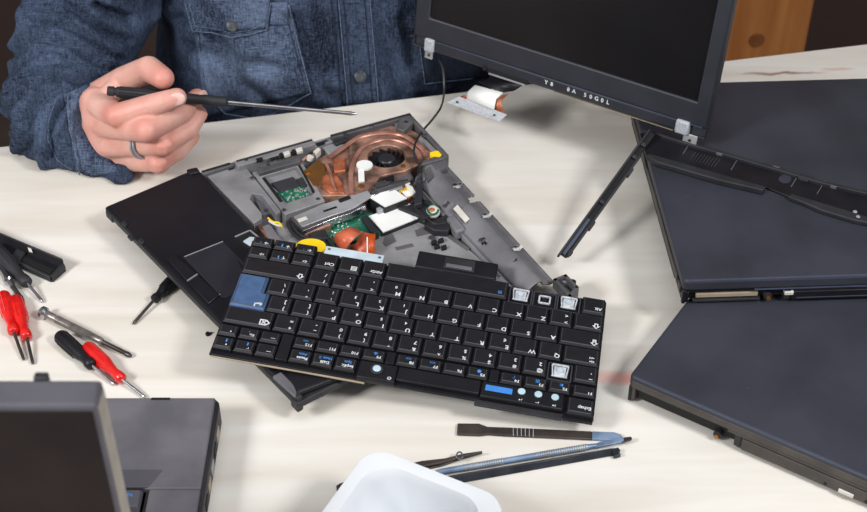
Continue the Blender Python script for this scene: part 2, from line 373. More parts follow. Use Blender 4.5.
for q, z in (((214, 172), .0240), ((236, 164), .0240), ((252, 178), .0250), ((284, 210), .0250), ((318, 199), .0250), ((268, 165), .0292), ((246, 160), .0292), ((326, 141), .0275), ((372, 126), .0312), ((406, 122), .032), ((425, 135), .0312), ((345, 134), .0312)):
    sw = B().disc(U(*q, z), .0017, .0012, 14).build('screw', 'chrome', lb)
    B().disc(U(*q, z + .0007), .0007, .0004, 8).build('screw_socket', 'dark_gap', sw)
for poly, z in (([(256, 158.5), (262, 157), (263, 160), (257, 161.5)], .0292), ([(316, 143), (324, 140.5), (325, 143), (317, 145.5)], .0275), ([(270, 158), (278, 155.5), (279, 157.5), (271, 160)], .0292), ([(228, 168), (233, 166.5), (234, 168.5), (229, 170)], .0238), ([(262, 178), (265, 177), (283, 201), (280, 202)], .0246), ([(298, 165), (300, 164.5), (315, 192), (313, 193)], .0246)):
    B().pp(poly, z + .0004, z - .001).build('slot', 'dark_gap', lb)
B().pp([(322, 147), (341, 140), (346, 146), (330, 155)], .0255, .014).build('duct_wall', 'magnesium', lb, .001)
B().pp([(333, 141), (346, 136.5), (348, 139.5), (336, 144)], .0285, .02).build('bracket_plate', 'black_rough', lb, .0006)
# ---------- heatsink and fan
fan_c = U(386.5, 156, .026)
hs_px = [(302, 172), (318, 159), (334, 150), (348, 139), (364, 130), (385, 125), (405, 126), (420, 134), (436, 147), (434, 156), (424, 162), (415, 166), (404, 171), (386, 174), (378, 176), (375, 186), (370, 191), (356, 196), (340, 195), (322, 196), (313, 187)]
def holed(outer3, c, r, zt, zb, n=40):
    """flat plate with a round hole"""
    mb = B(); vo = [];
    for k in range(n):
        a = 2 * PI * k / n; d = Vector((math.cos(a), math.sin(a), 0)); best = None
        for i in range(len(outer3)):
            p, q = outer3[i], outer3[(i + 1) % len(outer3)]; e = q - p
            den = d.x * e.y - d.y * e.x
            if abs(den) < 1e-12: continue
            w = p - c; t_ = (w.x * e.y - w.y * e.x) / den; s_ = (w.x * d.y - w.y * d.x) / den
            if t_ > 0 and -1e-6 <= s_ <= 1 + 1e-6: best = t_ if best is None else min(best, t_)
        vo.append(c + d * (best or r * 1.2))
    vi = [c + Vector((math.cos(2 * PI * k / n), math.sin(2 * PI * k / n), 0)) * r for k in range(n)]
    o = [Vector((p.x, p.y, zt)) for p in vo]; i_ = [Vector((p.x, p.y, zt)) for p in vi]
    ob = [Vector((p.x, p.y, zb)) for p in vo]; ib = [Vector((p.x, p.y, zb)) for p in vi]; fs = []
    for a in range(n):
        b_ = (a + 1) % n
        fs += [[a, b_, n + b_, n + a], [n + a, n + b_, 3 * n + b_, 3 * n + a], [2 * n + a, 2 * n + b_, b_, a]]
    return mb.add(o + i_ + ob + ib, fs)
hs = B().pp([(302, 172), (318, 159), (334, 150), (348, 139), (352, 150), (352, 196), (340, 195), (322, 196), (313, 187)], .024, .016).build('heat_spreader', 'copper', lb, .0008)
fanplate = [U(x, y, .026) for x, y in [(349, 141), (364, 130), (385, 125.5), (405, 126.5), (420, 134), (436, 147), (434, 156), (424, 162), (415, 166), (404, 171), (388, 174), (378, 177), (374, 187), (366, 194), (350, 196)]]
fh = holed(fanplate, fan_c, .0170, .026, .013).build('fan_housing', 'copper', lb, .0008)
B().pp([(303, 171), (318, 159.5), (326, 166), (324, 180), (314, 186)], .0252, .023).build('copper_flange', 'brass', hs, .0005)
for q in ((308, 172), (316, 184)):
    B().disc(U(*q, .0256), .0022, .0015, 14).build('screw', 'brass', hs)
B().pp([(322, 176), (334, 172), (342, 180), (345, 193), (330, 193), (322, 186)], .0258, .023).build('copper_foil', 'copper_orange', hs, .0012)
B().pp([(333, 158), (345, 157), (346, 170), (334, 172)], .0262, .023).build('copper_foil', 'copper_orange', hs, .0012)
B().tube([U(326, 163, .0262), U(330, 172, .0268), U(333, 184, .0262), U(336, 192, .026)], .0014, 6).build('clip_spring', 'copper_bright', hs)
def arc_px(pts, z, sub=6):
    out = []
    P = [U(x, y, z) for x, y in pts]
    for i in range(len(P) - 1):
        p0, p1, p2, p3 = P[max(i - 1, 0)], P[i], P[i + 1], P[min(i + 2, len(P) - 1)]
        for k in range(sub):
            t_ = k / sub
            out.append(.5 * ((2 * p1) + (p2 - p0) * t_ + (2 * p0 - 5 * p1 + 4 * p2 - p3) * t_ ** 2 + (3 * p1 - p0 - 3 * p2 + p3) * t_ ** 3))
    return out + [P[-1]]
B().tube(arc_px([(330, 157), (344, 147), (360, 137), (382, 133), (402, 135), (418, 145), (425, 152)], .0268), .0024, 8, flat=.6).build('heat_pipe', 'copper_bright', fh)
B().tube(arc_px([(352, 194), (351, 172), (356, 156), (366, 145), (386, 139), (404, 142), (416, 150), (420, 158)], .0268), .0021, 8, flat=.6).build('heat_pipe', 'copper_bright', fh)
m_ = B()
for k in range(13):
    a = 2 * PI * k / 13; pts = []
    for s in range(5):
        rr = .0072 + .0092 * s / 4; aa = a + .55 * s / 4; pts.append((fan_c.x + rr * math.cos(aa), fan_c.y + rr * math.sin(aa)))
    vs = [Vector((x, y, z)) for z in (.0165, .0232) for x, y in pts]
    vs += [v + Vector((.0006, .0004, 0)) for v in vs]
    fs = [[i, i + 1, i + 6, i + 5] for i in range(4)] + [[10 + i, 15 + i, 16 + i, 11 + i] for i in range(4)] + [[5 + i, 6 + i, 16 + i, 15 + i] for i in range(4)] + [[i, 10 + i, 11 + i, i + 1] for i in range(4)] + [[4, 14, 19, 9]]
    m_.add(vs, fs)
fan = B().disc((fan_c.x, fan_c.y, .014), .0169, .002, 36).build('fan', 'dark_gap', lb)
m_.build('fan_blades', 'fan', fan)
hub = MB(bO); hub.tube([Vector((fan_c.x, fan_c.y, z)) for z in (.015, .0232, .0242)], [.0078, .0078, .0068], 28, up=(0, 1, .01)); hub.build('fan_hub', 'fan', fan)
B().pp([(364.5 + 8.2 * math.cos(a), 164.6 + 4.6 * math.sin(a)) for a in [2 * PI * k / 20 for k in range(20)]], .0282, .0262).build('round_label', 'white', fh)
B().pp([(358, 169.5), (364, 169), (364.5, 181), (358.5, 181.5)], .0272, .0255).build('label', 'white', fh)
for q in ((361, 186), (428, 141), (403, 166)):
    B().disc(U(*q, .0268), .0022, .0016, 14).build('screw', 'brass', fh)
B().pp([(430, 152.5), (437, 150.5), (443, 153), (440, 157), (430, 156)], .0292, .027).build('yellow_tape', 'yellow', lb)
B().pp([(417, 137), (421, 135), (438, 151), (434, 153)], .0285, .016).build('inner_ledge', 'magnesium', lb, .0006)
# ring of the CPU socket in front of the fan
B().pp([(370, 184), (374, 176), (386, 175), (410, 170), (414, 178), (404, 186), (384, 193), (371, 194)], .021, .012).build('socket_frame', 'magnesium_dark', lb, .001)
m_ = B(); m_.tube([U(375 + 7 * math.cos(a), 179 + 4 * math.sin(a), .0225) for a in [PI * (.1 + 1.5 * k / 10) for k in range(11)]], .0012, 6); m_.build('wire', 'wire', lb)
B().disc(U(388, 179, .022), .0055, .004, 18).build('capacitor', 'black', lb)
B().pp([(374, 183), (391, 178.5), (392, 180.5), (375, 185.5)], .0235, .021).build('clip', 'chrome', lb)
# silver bracket
m_ = B(); m_.pp([(293, 216.5), (322, 204), (350, 196), (368, 190), (372, 196), (352, 209), (330, 216), (302, 227)], .0275, .0255); m_.build('silver_bracket', 'silver', lb, .0006)
m_ = B(); m_.pp([(293, 216.5), (302, 227), (303, 231), (291, 219)], .0275, .016); m_.build('bracket_flange', 'chrome', lb)
m_ = B(); m_.pp([(302, 227), (331, 216), (350, 209.5), (362, 204.5), (366, 203.8), (366, 206), (362, 207), (351, 213), (332, 219), (303, 231)], .0273, .0205); m_.build('bracket_flange', 'chrome', lb, .0004)
B().pp([(323, 210.5), (336, 206), (337.5, 207.5), (324, 212)], .0278, .0265).build('slot', 'dark_gap', lb)
B().pp([(297, 219), (306, 216), (308, 219), (299, 222)], .0278, .0265).build('bracket_clip', 'ivory', lb, .0003)
B().pp([(303, 230), (330, 220.5), (331, 225), (305, 234)], .0235, .014).build('copper_strip', 'copper', lb, .0006)
# main board and components
pcb = B().pp([(306, 234), (333, 219), (361, 212), (374, 214), (384, 232), (360, 240), (330, 245)], .0175, .012).build('main_circuit_board', 'pcb', lb)
for poly in ([(361, 216), (367, 214.5), (379, 231), (373, 234)], [(309, 233), (325, 229), (329, 236), (313, 240)], [(398, 207), (430, 200), (436, 212), (425, 218)]):
    B().pp(poly, .0225, .014).build('connector', 'black_rough', pcb, .0006)
m_ = B()
for _ in range(40):
    x, y = rs.uniform(318, 366), rs.uniform(216, 240)
    p = U(x, y, .018); s = rs.uniform(.0003, .0009); m_.box(p.x - s, p.x + s, p.y - s * 1.5, p.y + s, .0172, .0186)
m_.build('solder_points', 'solder', pcb)
for lab, under in (([(368, 196), (394, 189), (407, 198), (385, 206.5)], .0262), ([(368.5, 216), (409, 202.8), (421, 216.8), (383, 232)], .0185)):
    cx = sum(p[0] for p in lab) / 4; cy = sum(p[1] for p in lab) / 4
    card = B().pp([(cx + (x - cx) * 1.06, cy + (y - cy) * 1.06 + .4) for x, y in lab], under, .013).build('memory_module', 'black_rough', lb, .0004)
    B().pp(lab, under + .0010, under).build('label', 'white', card)
cc = B().pp([(396, 189), (404, 186), (413, 196), (405, 199.5)], .024, .016).build('flex_connector', 'copper_orange', lb, .0004)
B().pp([(402, 192), (408, 190), (412, 195), (406, 197.5)], .0245, .0236).build('label', 'white', cc)
for k in range(5):
    B().pp([(398 + k * 1.8, 190.5 - k * .7), (399 + k * 1.8, 190.2 - k * .7), (401 + k * 1.8, 192.5 - k * .7), (400 + k * 1.8, 192.8 - k * .7)], .0246, .0236).build('contact', 'yellow', cc)
B().pp([(405, 184), (410, 182), (416, 192), (412, 195)], .0255, .018).build('white_socket', 'ivory', lb, .0004)
# upright dark bar that guides the aerial wire
B().pp([(418, 165), (424, 163), (422, 203), (414, 205)], .029, .024).build('wire_guide', 'black_rough', lb, .0008)
B().disc(U(419, 181, .0292), .0016, .001, 12).build('screw', 'chrome', lb)
cell = B().ell(U(433, 212, .021), (.0062, .0075, .0045)).build('coin_cell_wrap', 'ivory', lb)
B().tube([U(433 + 5 * math.cos(a), 210 + 4.6 * math.sin(a), .0235) for a in [2 * PI * k / 12 for k in range(12)]], .0011, 6).build('green_ring', 'pcb', cell)
B().ell(U(432, 210, .0245), (.003, .003, .0015)).build('copper_coil', 'copper_orange', cell)
B().pp([(424, 224), (436, 219), (446, 214), (454, 222), (448, 231), (434, 230)], .021, .012).build('dark_connector', 'black_rough', lb, .0008)
for poly in ([(385, 236), (392, 233), (396, 241), (386, 246), (383, 243)], [(415, 230), (424, 227), (430, 233), (417, 236)]):
    B().pp(poly, .0152, .0142).build('tape_patch', 'tape_grey', lb)
for q in ((434, 241), (441, 239), (444, 246), (437, 245)):
    B().pp([(q[0] - 3, q[1]), (q[0] + 2, q[1] - 2), (q[0] + 3, q[1] + 1), (q[0] - 2, q[1] + 2.5)], .0175, .0142).build('rubber_pad', 'dark_gap', lb, .0003)
for q in ((432, 238), (478, 249), (483, 251), (500, 272)):
    B().disc(U(*q, .0155), .003, .0015, 16).build('screw', 'chrome', lb)
for poly, z0_, z1_, nm, mt_ in (
    ([(338, 199), (349, 195), (351, 198), (340, 202)], .0268, .0285, 'bracket_clip', 'dark_gap'),
    ([(372, 192), (377, 190), (379, 193), (374, 195.5)], .022, .0282, 'latch', 'chrome'),
    ([(409, 199), (415, 197), (417, 201), (411, 203)], .016, .0215, 'chip', 'chip'),
    ([(420, 204), (424, 202.5), (427, 207), (423, 209)], .016, .0225, 'capacitor', 'ivory'),
    ([(416, 207), (420, 206), (422, 210), (418, 211.5)], .016, .022, 'chip', 'dark_gap'),
    ([(376, 208), (384, 205), (386, 208), (378, 211)], .018, .0235, 'memory_latch', 'silver'),
    ([(342, 233), (350, 230), (352, 233), (344, 236)], .016, .0195, 'chip', 'chip'),
    ([(350, 214), (358, 211.5), (360, 215), (352, 217.5)], .016, .0195, 'chip', 'chip'),
    ([(447, 232), (470, 248), (467, 250), (444, 234)], .0135, .0155, 'gasket', 'tape_grey'),
    ([(395, 247), (412, 243), (414, 246), (397, 250)], .0135, .0152, 'gasket', 'tape_grey'),
    ([(424, 170), (430, 166), (434, 176), (428, 180)], .022, .0305, 'hinge_tab', 'magnesium_dark'),
    ([(388, 190), (402, 185.5), (403, 187.5), (389, 192)], .024, .0272, 'memory_latch', 'silver')):
    B().pp(poly, z1_, z0_).build(nm, mt_, lb, .0004)
for pts in ([(424, 214), (430, 221), (438, 224), (446, 222)], [(414, 206), (420, 214), (424, 222)], [(410, 184), (416, 188), (422, 198), (430, 204)], [(376, 188), (384, 186), (396, 182), (408, 180)]):
    B().tube(arc_px(pts, .0265), .0008, 6).build('wire', 'wire', lb)
# orange flex ribbon folded in a loop
rb = MB(bO)
def strip(mb, pa, pb, mi=0):
    n = len(pa); mb.add(list(pa) + list(pb), [[i, i + 1, n + i + 1, n + i] for i in range(n - 1)], mi)
strip(rb, [U(342, 254, .0165), U(333, 239, .026), U(337, 233, .034), U(349, 226.5, .036), U(358, 229, .034)],
          [U(356, 256, .0165), U(344, 251, .026), U(350, 243, .033), U(357, 236, .034), U(362, 233, .031)], 0)
strip(rb, [U(345, 251, .016), U(356, 243, .026), U(362, 232, .030), U(375, 234.5, .030)],
          [U(354, 257, .016), U(366, 256, .020), U(368, 257, .018), U(374, 256, .018)], 0)
strip(rb, [U(367, 234, .0305), U(375.5, 234, .0305)], [U(367.5, 256, .0185), U(374.5, 256, .0185)], 1)
o = rb.build('flex_ribbon', ['ribbon', 'ribbon_dark'], lb, ang=60)
sd = o.modifiers.new('solid', 'SOLIDIFY'); sd.thickness = .0004
B().pp([(366.6, 237), (367.8, 237), (368, 255), (366.8, 255)], .0325, .0315).build('white_stripe', 'white', o)
# yellow sticker and black wires near the keyboard
B().pp([(311 + 15 * math.cos(q_), 246 + 7.5 * math.sin(q_)) for q_ in [2 * PI * k / 20 for k in range(20)]], .0250, .0195).build('yellow_sticker', 'yellow', lb)
B().pp([(277, 236), (300, 232), (326, 244), (322, 252), (296, 252)], .0195, .012).build('sticker_plate', 'magnesium', lb, .0008)
for pts in ([(291, 219), (294, 228), (302, 236), (316, 239), (330, 238)], [(288, 222), (291, 231), (300, 239), (312, 242)], [(326, 236), (333, 246), (342, 252)], [(322, 238), (330, 249), (338, 255)]):
    B().tube(arc_px(pts, .0225), .0014, 8).build('wire', 'wire', lb)
for k, pts in enumerate(([(268, 218), (273, 222), (279, 223), (282, 227)], [(269, 221), (274, 224), (280, 226)])):
    B().tube(arc_px(pts, .0255), .0009, 6).build('wire', 'yellow' if k == 0 else 'ivory', lb)
B().pp([(262, 226), (270, 223), (282, 240), (274, 245)], .0225, .012).build('side_connector', 'hinge_grey', lb, .001)
B().pp([(272, 225), (284, 222), (296, 236), (284, 246)], .0195, .010).build('bracket_plate', 'magnesium', lb, .001)
B().pp([(257, 225), (262, 223), (280, 245), (275, 247)], .0215, .012).build('copper_strip', 'copper', lb, .0006)
# ---------- hinge cover: a swept half pipe with slots along the rear edge
oa, ob = U(445, 163, .019), U(554, 281.5, .014); ia, ib = U(415, 182, .022), U(523, 298, .0165)
NL, NA = 120, 20
grid = []
for i in range(NL + 1):
    t_ = i / NL; p, q = ia.lerp(ib, t_), oa.lerp(ob, t_)
    row = []
    for k in range(NA + 1):
        s = k / NA; r = p.lerp(q, s)
        hgt = .009 * math.sin(PI * min(1, s * 1.15)) ** .8 if s < .87 else 0
        if t_ < .36: hgt *= .75 + .25 * (t_ < .30)
        row.append(Vector((r.x, r.y, r.z + hgt * (.55 if s > .6 else 1))))
    grid.append(row)
slots = set()
SL = [(457.5, 185.5, 5, 2.6, 0), (487, 215, 5, 2.6, 0), (517, 248, 5, 2.6, 0), (461.5, 213.5, 9, 2.6, .85), (447, 203, 2, 2, 0), (484, 243, 2.2, 1.6, .8), (474, 199, 5.5, 3.4, -.25)]
for i in range(NL):
    for k in range(NA):
        c_ = (grid[i][k] + grid[i + 1][k + 1]) / 2; X, Y = proj(c_)
        for sx_, sy_, a_, b_, th_ in SL:
            dx_, dy_ = X - sx_, Y - sy_; u_ = dx_ * math.cos(th_) + dy_ * math.sin(th_); v_ = -dx_ * math.sin(th_) + dy_ * math.cos(th_)
            if abs(u_) < a_ and abs(v_) < b_: slots.add((i, k))
mb = MB(bO)
fl = [v for row in grid for v in row]; w = NA + 1
mb.add(fl, [[i * w + k, i * w + k + 1, (i + 1) * w + k + 1, (i + 1) * w + k] for i in range(NL) for k in range(NA) if (i, k) not in slots])
hc = mb.build('hinge_cover', 'hinge_grey', lb, ang=50)
sd = hc.modifiers.new('solid', 'SOLIDIFY'); sd.thickness = .0016; sd.offset = -1
m_ = B(); n_ = len(grid)
front = [g[0] for g in grid]
m_.add(front + [Vector((p.x, p.y, .006)) for p in front], [[i, i + 1, n_ + i + 1, n_ + i] for i in range(n_ - 1)])
o = m_.build('hinge_front_wall', 'hinge_grey', lb); sd = o.modifiers.new('solid', 'SOLIDIFY'); sd.thickness = .0015
for sx_, sy_, th_, ll in ((457.5, 185.5, 0, 6), (487, 215, 0, 6), (517, 248, 0, 6), (461.5, 213.5, .85, 10)):  # added plates stand in for the bright table seen through the slots
    cs_, sn_ = math.cos(th_), math.sin(th_)
    B().pp([(sx_ + a_ * cs_ - b_ * sn_, sy_ + a_ * sn_ + b_ * cs_) for a_, b_ in ((-ll + .8, -2.8), (ll - .8, -2.8), (ll - .8, 2.8), (-ll + .8, 2.8))], {457.5: .0150, 487: .0138, 517: .0128}.get(sx_, .0275), {457.5: .0142, 487: .0130, 517: .0120}.get(sx_, .0265)).build('added_slot_plate', 'white' if th_ == 0 else 'ivory', hc)
B().pp([(425, 160), (440, 152), (449, 158), (447, 166), (420, 182), (414, 178)], .029, .016).build('hinge_block', 'magnesium_dark', lb, .0025)
B().pp([(446, 217), (455, 214), (466, 228), (456, 232)], .0245, .014).build('hinge_bracket', 'hinge_grey', lb, .002)
for q in ((446, 205), (514, 261), (482, 240)):
    B().disc(U(*q, .024), .003, .002, 14, 0, (-.4, .2, 1)).build('screw', 'chrome', lb)
m_ = B(); m_.pp([(490, 283), (501, 276), (512, 286), (522, 299), (500, 300)], .0185, .014); m_.build('latch_plate', 'magnesium', lb, .0006)
# rear corner bracket: an open box
m_ = B()
c0, c1, c2, c3 = U(553, 279, .022), U(566, 274, .022), U(579, 287, .022), U(570, 298, .022)
for a, c in ((c0, c1), (c1, c2), (c2, c3), (c3, c0)):
    d = (c - a).normalized(); nn = Vector((d.y, -d.x, 0)) * .0028
    m_.prism([a, c, c + nn, a + nn], .002)
cbk = m_.build('corner_bracket', 'magnesium_dark', lb, .0004)
B().prism([Vector((p.x, p.y, .013)) for p in (c0, c1, c2, c3)], .003).build('bracket_floor', 'magnesium', cbk)
B().disc(U(565, 284, .0135) + Vector((0, 0, .002)), .004, .006, 14).build('screw_boss', 'magnesium', cbk)
B().disc(U(572, 287, .0135) + Vector((0, 0, .003)), .003, .006, 14).build('screw_boss', 'dark_gap', cbk)
# ------------------------------------------------------------------ palm rest (loose top cover)
pO = U(230, 290, 0)
pr = thing('laptop_palm_rest', 'black palm rest cover with touchpad lying loose on the opened chassis', 'palm rest', pO)
class MBP(MB):
    def prism(s, top, bot, mi=0): return MB.prism(s, top, bot - .005 if not isinstance(bot, (list, tuple)) else bot, mi)
def P(): return MBP(pO)
_U0 = U
def U(px, py, z=0.0): return _U0(px, py, z - .005)
A_, B_, Bi, Ai = U(104, 206.5, .032), U(296.5, 400, .032), U(352, 372, .032), U(197, 167, .032)
def bil(s, t_, z=None):
    p = A_.lerp(B_, s).lerp(Ai.lerp(Bi, s), t_)
    return Vector((p.x, p.y, z if z is not None else p.z))
def loc_px(px, py, z=.032): return U(px, py, z)
m_ = P(); m_.prism([A_, B_, U(300, 392, .033), Bi, U(268, 245, .032), Ai], .027)
body = m_.build('cover', 'palm', pr, .003, seg=3)
m_ = P(); a2, b2 = A_ + Vector((.004, .003, 0)), B_ + Vector((.002, .004, 0))
m_.prism([Vector((p.x, p.y, .0225)) for p in (A_ + Vector((.0015, 0, 0)), B_ + Vector((0, .001, 0)), B_ + (Bi - B_) * .1, A_ + (Ai - A_) * .1)], .0215)
m_.prism([Vector((p.x, p.y, .0225)) for p in (A_, A_ + (B_ - A_) * .04, Ai + (Bi - Ai) * .04, Ai)], .0205)
m_.prism([Vector((p.x, p.y, .0225)) for p in (B_ + (A_ - B_) * .03, B_, Bi, Bi + (Ai - Bi) * .03)], .0215)
m_.build('front_edge', 'black_rough', pr, .0012)
m_ = P(); m_.prism([U(186, 169, .0345), U(197, 166.5, .0345), U(200, 171, .0345), U(190, 174, .0345)], .024); m_.build('corner_tab', 'palm', pr, .0015)
m_ = P(); m_.prism([U(272, 376, .033), U(281, 371, .033), U(299, 389, .033), U(295, 397, .033)], .030); m_.build('corner_bumper', 'grey_plastic', pr, .0012)
P().prism([U(289, 391, .032), U(296.5, 399, .032), U(303, 395, .032), U(297, 388, .032)], .0165).build('corner_foot', 'black_rough', pr, .0015)
for q in ((124, 223), (141, 240.5), (130, 237)):
    m_ = P(); m_.prism([U(q[0] - 3, q[1] - 1, .0335), U(q[0], q[1] - 3, .0335), U(q[0] + 4, q[1] + 1, .0335), U(q[0] + 1, q[1] + 3, .0335)], .0315); m_.build('latch_notch', 'black_rough', pr, .0004)
pad_px = [(184, 257), (223, 241.5), (265, 283), (223, 298)]
P().prism([U(x, y, .0327) for x, y in pad_px], .031).build('touchpad', 'pad', pr, .0003)
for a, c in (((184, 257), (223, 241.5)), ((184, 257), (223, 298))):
    P().bar(U(*a, .0328), U(*c, .0328), .0009, .0006).build('touchpad_edge', 'edge_pale' if c[1] < 250 else 'black_rough', pr)
bp0, bp1, bp2, bp3 = (166, 258.5), (175, 254), (220, 294.5), (208.5, 303.5)
def lerp2(a, c, s): return (a[0] + (c[0] - a[0]) * s, a[1] + (c[1] - a[1]) * s)
for s0, s1 in ((0, .49), (.51, 1)):
    P().prism([U(*lerp2(bp0, bp3, s0), .0338), U(*lerp2(bp1, bp2, s0), .0338), U(*lerp2(bp1, bp2, s1), .0338), U(*lerp2(bp0, bp3, s1), .0338)], .031).build('touchpad_button', 'black', pr, .0008)
P().bar(U(*lerp2(bp0, bp3, .5), .0336), U(*lerp2(bp1, bp2, .5), .0336), .0008, .0012).build('button_divider', 'edge_pale', pr)
P().bar(U(*bp3, .0330), U(*bp2, .0330), .0008, .0012).build('button_divider', 'edge_pale', pr)
m_ = P(); m_.prism([U(235, 237, .0324), U(250, 230.5, .0324), U(264, 242, .0324), U(250, 249, .0324)], .0316)
win = m_.build('window', 'dark_gap', pr)
P().prism([U(243, 241, .0335), U(250, 236.5, .0335), U(257, 237.5, .0335), U(251, 246, .0335)], .0318).build('contact_plate', 'flex_blue', win, .0003)
for a, c in (((235, 237), (250, 230.5)), ((250, 230.5), (264, 242))):
    P().bar(U(*a, .0326), U(*c, .0326), .0012, .001).build('window_rim', 'edge_pale', win)
U = _U0
# ------------------------------------------------------------------ keyboard
KU, KV = .01915, .0180968
def rot3(yaw, tx, ty):
    return Matrix.Rotation(yaw, 4, 'Z') @ Matrix.Rotation(tx, 4, 'X') @ Matrix.Rotation(ty, 4, 'Y')
kmx = Matrix.Translation((.11909, .73558, .022)) @ rot3(2.97453735, -.06277643, -.07911061) @ Matrix.Translation((-.0026, -.0006, 0))
kb = thing('keyboard', 'removed black laptop keyboard with a blue enter key lying upside down to the viewer', 'keyboard', mtx=kmx)
def K(): return MB()
K().prism([(-.0005, .0305, -.0045), (.2885, .0305, -.0045), (.2885, -.0955, -.0045), (.213, -.0955, -.0045), (.213, -.0925, -.0045), (-.0005, -.0925, -.0045)], -.0065).build('base_plate', 'black', kb, .0006)
K().prism([(.0225, .0345, -.0048), (.0875, .0345, -.0048), (.0875, .030, -.0048), (.0225, .030, -.0048)], -.0066).build('edge_strip', 'black_rough', kb, .0004)
K().prism([(.170, .0322, -.0055), (.287, .0316, -.0055), (.287, .0305, -.0055), (.170, .0305, -.0055)], -.0066).build('edge_strip', 'ivory_dim', kb, .0003)
K().prism([(0.0, .0335, -.0048), (.022, .0335, -.0048), (.022, .030, -.0048), (0, .030, -.0048)], -.0066).build('edge_strip', 'black', kb, .0004)
def key(u0, u1, v0, v1, legends=(), mt='key', name='key', label=None, poly=None, h=.0):
    """v0 is the far (user back) side, v1 the near side; legends: (text, du, dv, size, blue)"""
    x0, x1, y0, y1 = u0 * KU + .0004, u1 * KU - .0004, v1 * KV + .0004, v0 * KV - .0004
    base_ = poly or [(x0, y0), (x1, y0), (x1, y1), (x0, y1)]
    cx = sum(p[0] for p in base_) / len(base_); cy = sum(p[1] for p in base_) / len(base_)
    def ins(d, e):
        out = []; n = len(base_)
        for i in range(n):
            p, q, r = Vector(base_[i - 1]), Vector(base_[i]), Vector(base_[(i + 1) % n])
            a = (q - p).normalized(); c = (r - q).normalized()
            off = Vector((-a.y, a.x)) * d + Vector((-c.y, c.x)) * d
            out.append((q.x + off.x, q.y + off.y - (e if True else 0)))
        return out
    m = MB(); n = len(base_)
    r0 = [(x, y, -.0048) for x, y in base_]; r1 = [(x, y, -.0012 + h) for x, y in ins(.0003, 0)]
    r2 = [(x, y, .0001 + h) for x, y in ins(.0016, .0002)]; r3 = [(x, y, .0004 + h) for x, y in ins(.0022, .0002)]
    vs = r0 + r1 + r2 + r3; 
    def lev(k): return [[k * n + i, k * n + (i + 1) % n, (k + 1) * n + (i + 1) % n, (k + 1) * n + i] for i in range(n)]
    m.add(vs, lev(0) + lev(1) + [[3 * n + i for i in range(n)]], 0); m.add(vs, lev(2), 1)
    for tx, du, dv, sz, blue in legends:
        put_text(m, tx, sz, (x0 + .0026 + du * .001, y1 - .0034 - dv * .001, .00052 + h), (1, 0, 0), (0, 1, 0), 3 if blue else 2)
    return m.build(name, [mt, 'key_edge', 'legend', 'legend_blue'], kb, ang=25, label=label)
A = lambda t_: [(t_, .9, .3, .0054, 0)]
AN = lambda t_, n: [(t_, .9, .3, .0054, 0), (n, 3.4, 7.2, .0038, 0)]
D2 = lambda hi_, lo_: [(hi_, 2.4, .3, .0046, 0), (lo_, 2.4, 7.2, .0046, 0)]
# number row (u from the user's left)
key(0, 1, 0, -1, D2('~', '`'))
for i, (a, c) in enumerate(zip('@#$%^&*()', '234567890')): key(2 + i, 3 + i, 0, -1, D2(a, c))
key(11, 12, 0, -1, D2('_', '-')); key(12, 13, 0, -1, D2('+', '=')); key(13, 15, 0, -1, [('⌫', 3, 2, .0075, 0)])
key(0, 1.5, -1, -2, [('⇤', 3.2, .4, .0042, 0), ('⇥', 3.2, 4, .0042, 0)])
for i, c in enumerate('QWERTYUIOP'):
    num = {'U': '4', 'I': '5', 'O': '6', 'P': '×', 'E': '€'}.get(c)
    key(1.5 + i, 2.5 + i, -1, -2, AN(c, num) if num else A(c))
key(11.5, 12.5, -1, -2, D2('{', '[')); key(12.5, 13.5, -1, -2, D2('}', ']'))
key(0, 1.75, -2, -3, [('⇪', 2.8, 2, .0066, 0)])
for i, c in enumerate('ASDFGHJKL'):
    num = {'J': '1', 'K': '2', 'L': '3'}.get(c)
    key(1.75 + i, 2.75 + i, -2, -3, AN(c, num) if num else A(c))
key(10.75, 11.75, -2, -3, D2(':', ';')); key(11.75, 12.75, -2, -3, D2('"', "'")); key(12.75, 13.75, -2, -3, D2('|', '\\'))
xa, xb, xr, yt, ym, yb = 13.5 * KU + .0004, 13.75 * KU + .0004, 15 * KU - .0004, -1 * KV - .0004, -2 * KV - .0004, -3 * KV + .0004
key(13.5, 15, -1, -3, [('↵', 3.0, 1.6, .0075, 0)], 'key_blue', 'key', 'blue enter key', [(xb, yb), (xr, yb), (xr, yt), (xa, yt), (xa, ym), (xb, ym)])
key(0, 1.25, -3, -4, [('⇧', 2.8, 2, .0066, 0)]); key(1.25, 2.25, -3, -4, D2('>', '<'))
for i, c in enumerate('ZXCVBNM'):
    key(2.25 + i, 3.25 + i, -3, -4, AN(c, '0') if c == 'M' else A(c))
key(9.25, 10.25, -3, -4, D2('<', ',')); key(10.25, 11.25, -3, -4, D2('>', '.')); key(11.25, 12.25, -3, -4, D2('?', '/'))
key(12.25, 15, -3, -4, [('⇧', 2.8, 2, .0066, 0)])
key(0, 1, -4, -5.05, [('Alt', 2.6, 2.0, .0044, 0)])
key(4.05, 9.2, -4, -5.1, [('▣', 3.2, 2.2, .0036, 1)], name='space_bar', h=.0006)
key(9.2, 10.2, -4, -5.05, [('AltGr', 4, 2, .0042, 0)]); key(10.2, 11.2, -4, -5.05, [('▤', 2.8, 2, .006, 0)]); key(11.2, 12.2, -4, -5.05, [('Ctrl', 3.4, 2, .0046, 0)])
for i, (a, c) in enumerate((('⇨', '→'), ('↓', '↓'), ('⇦', '←'))):
    pass
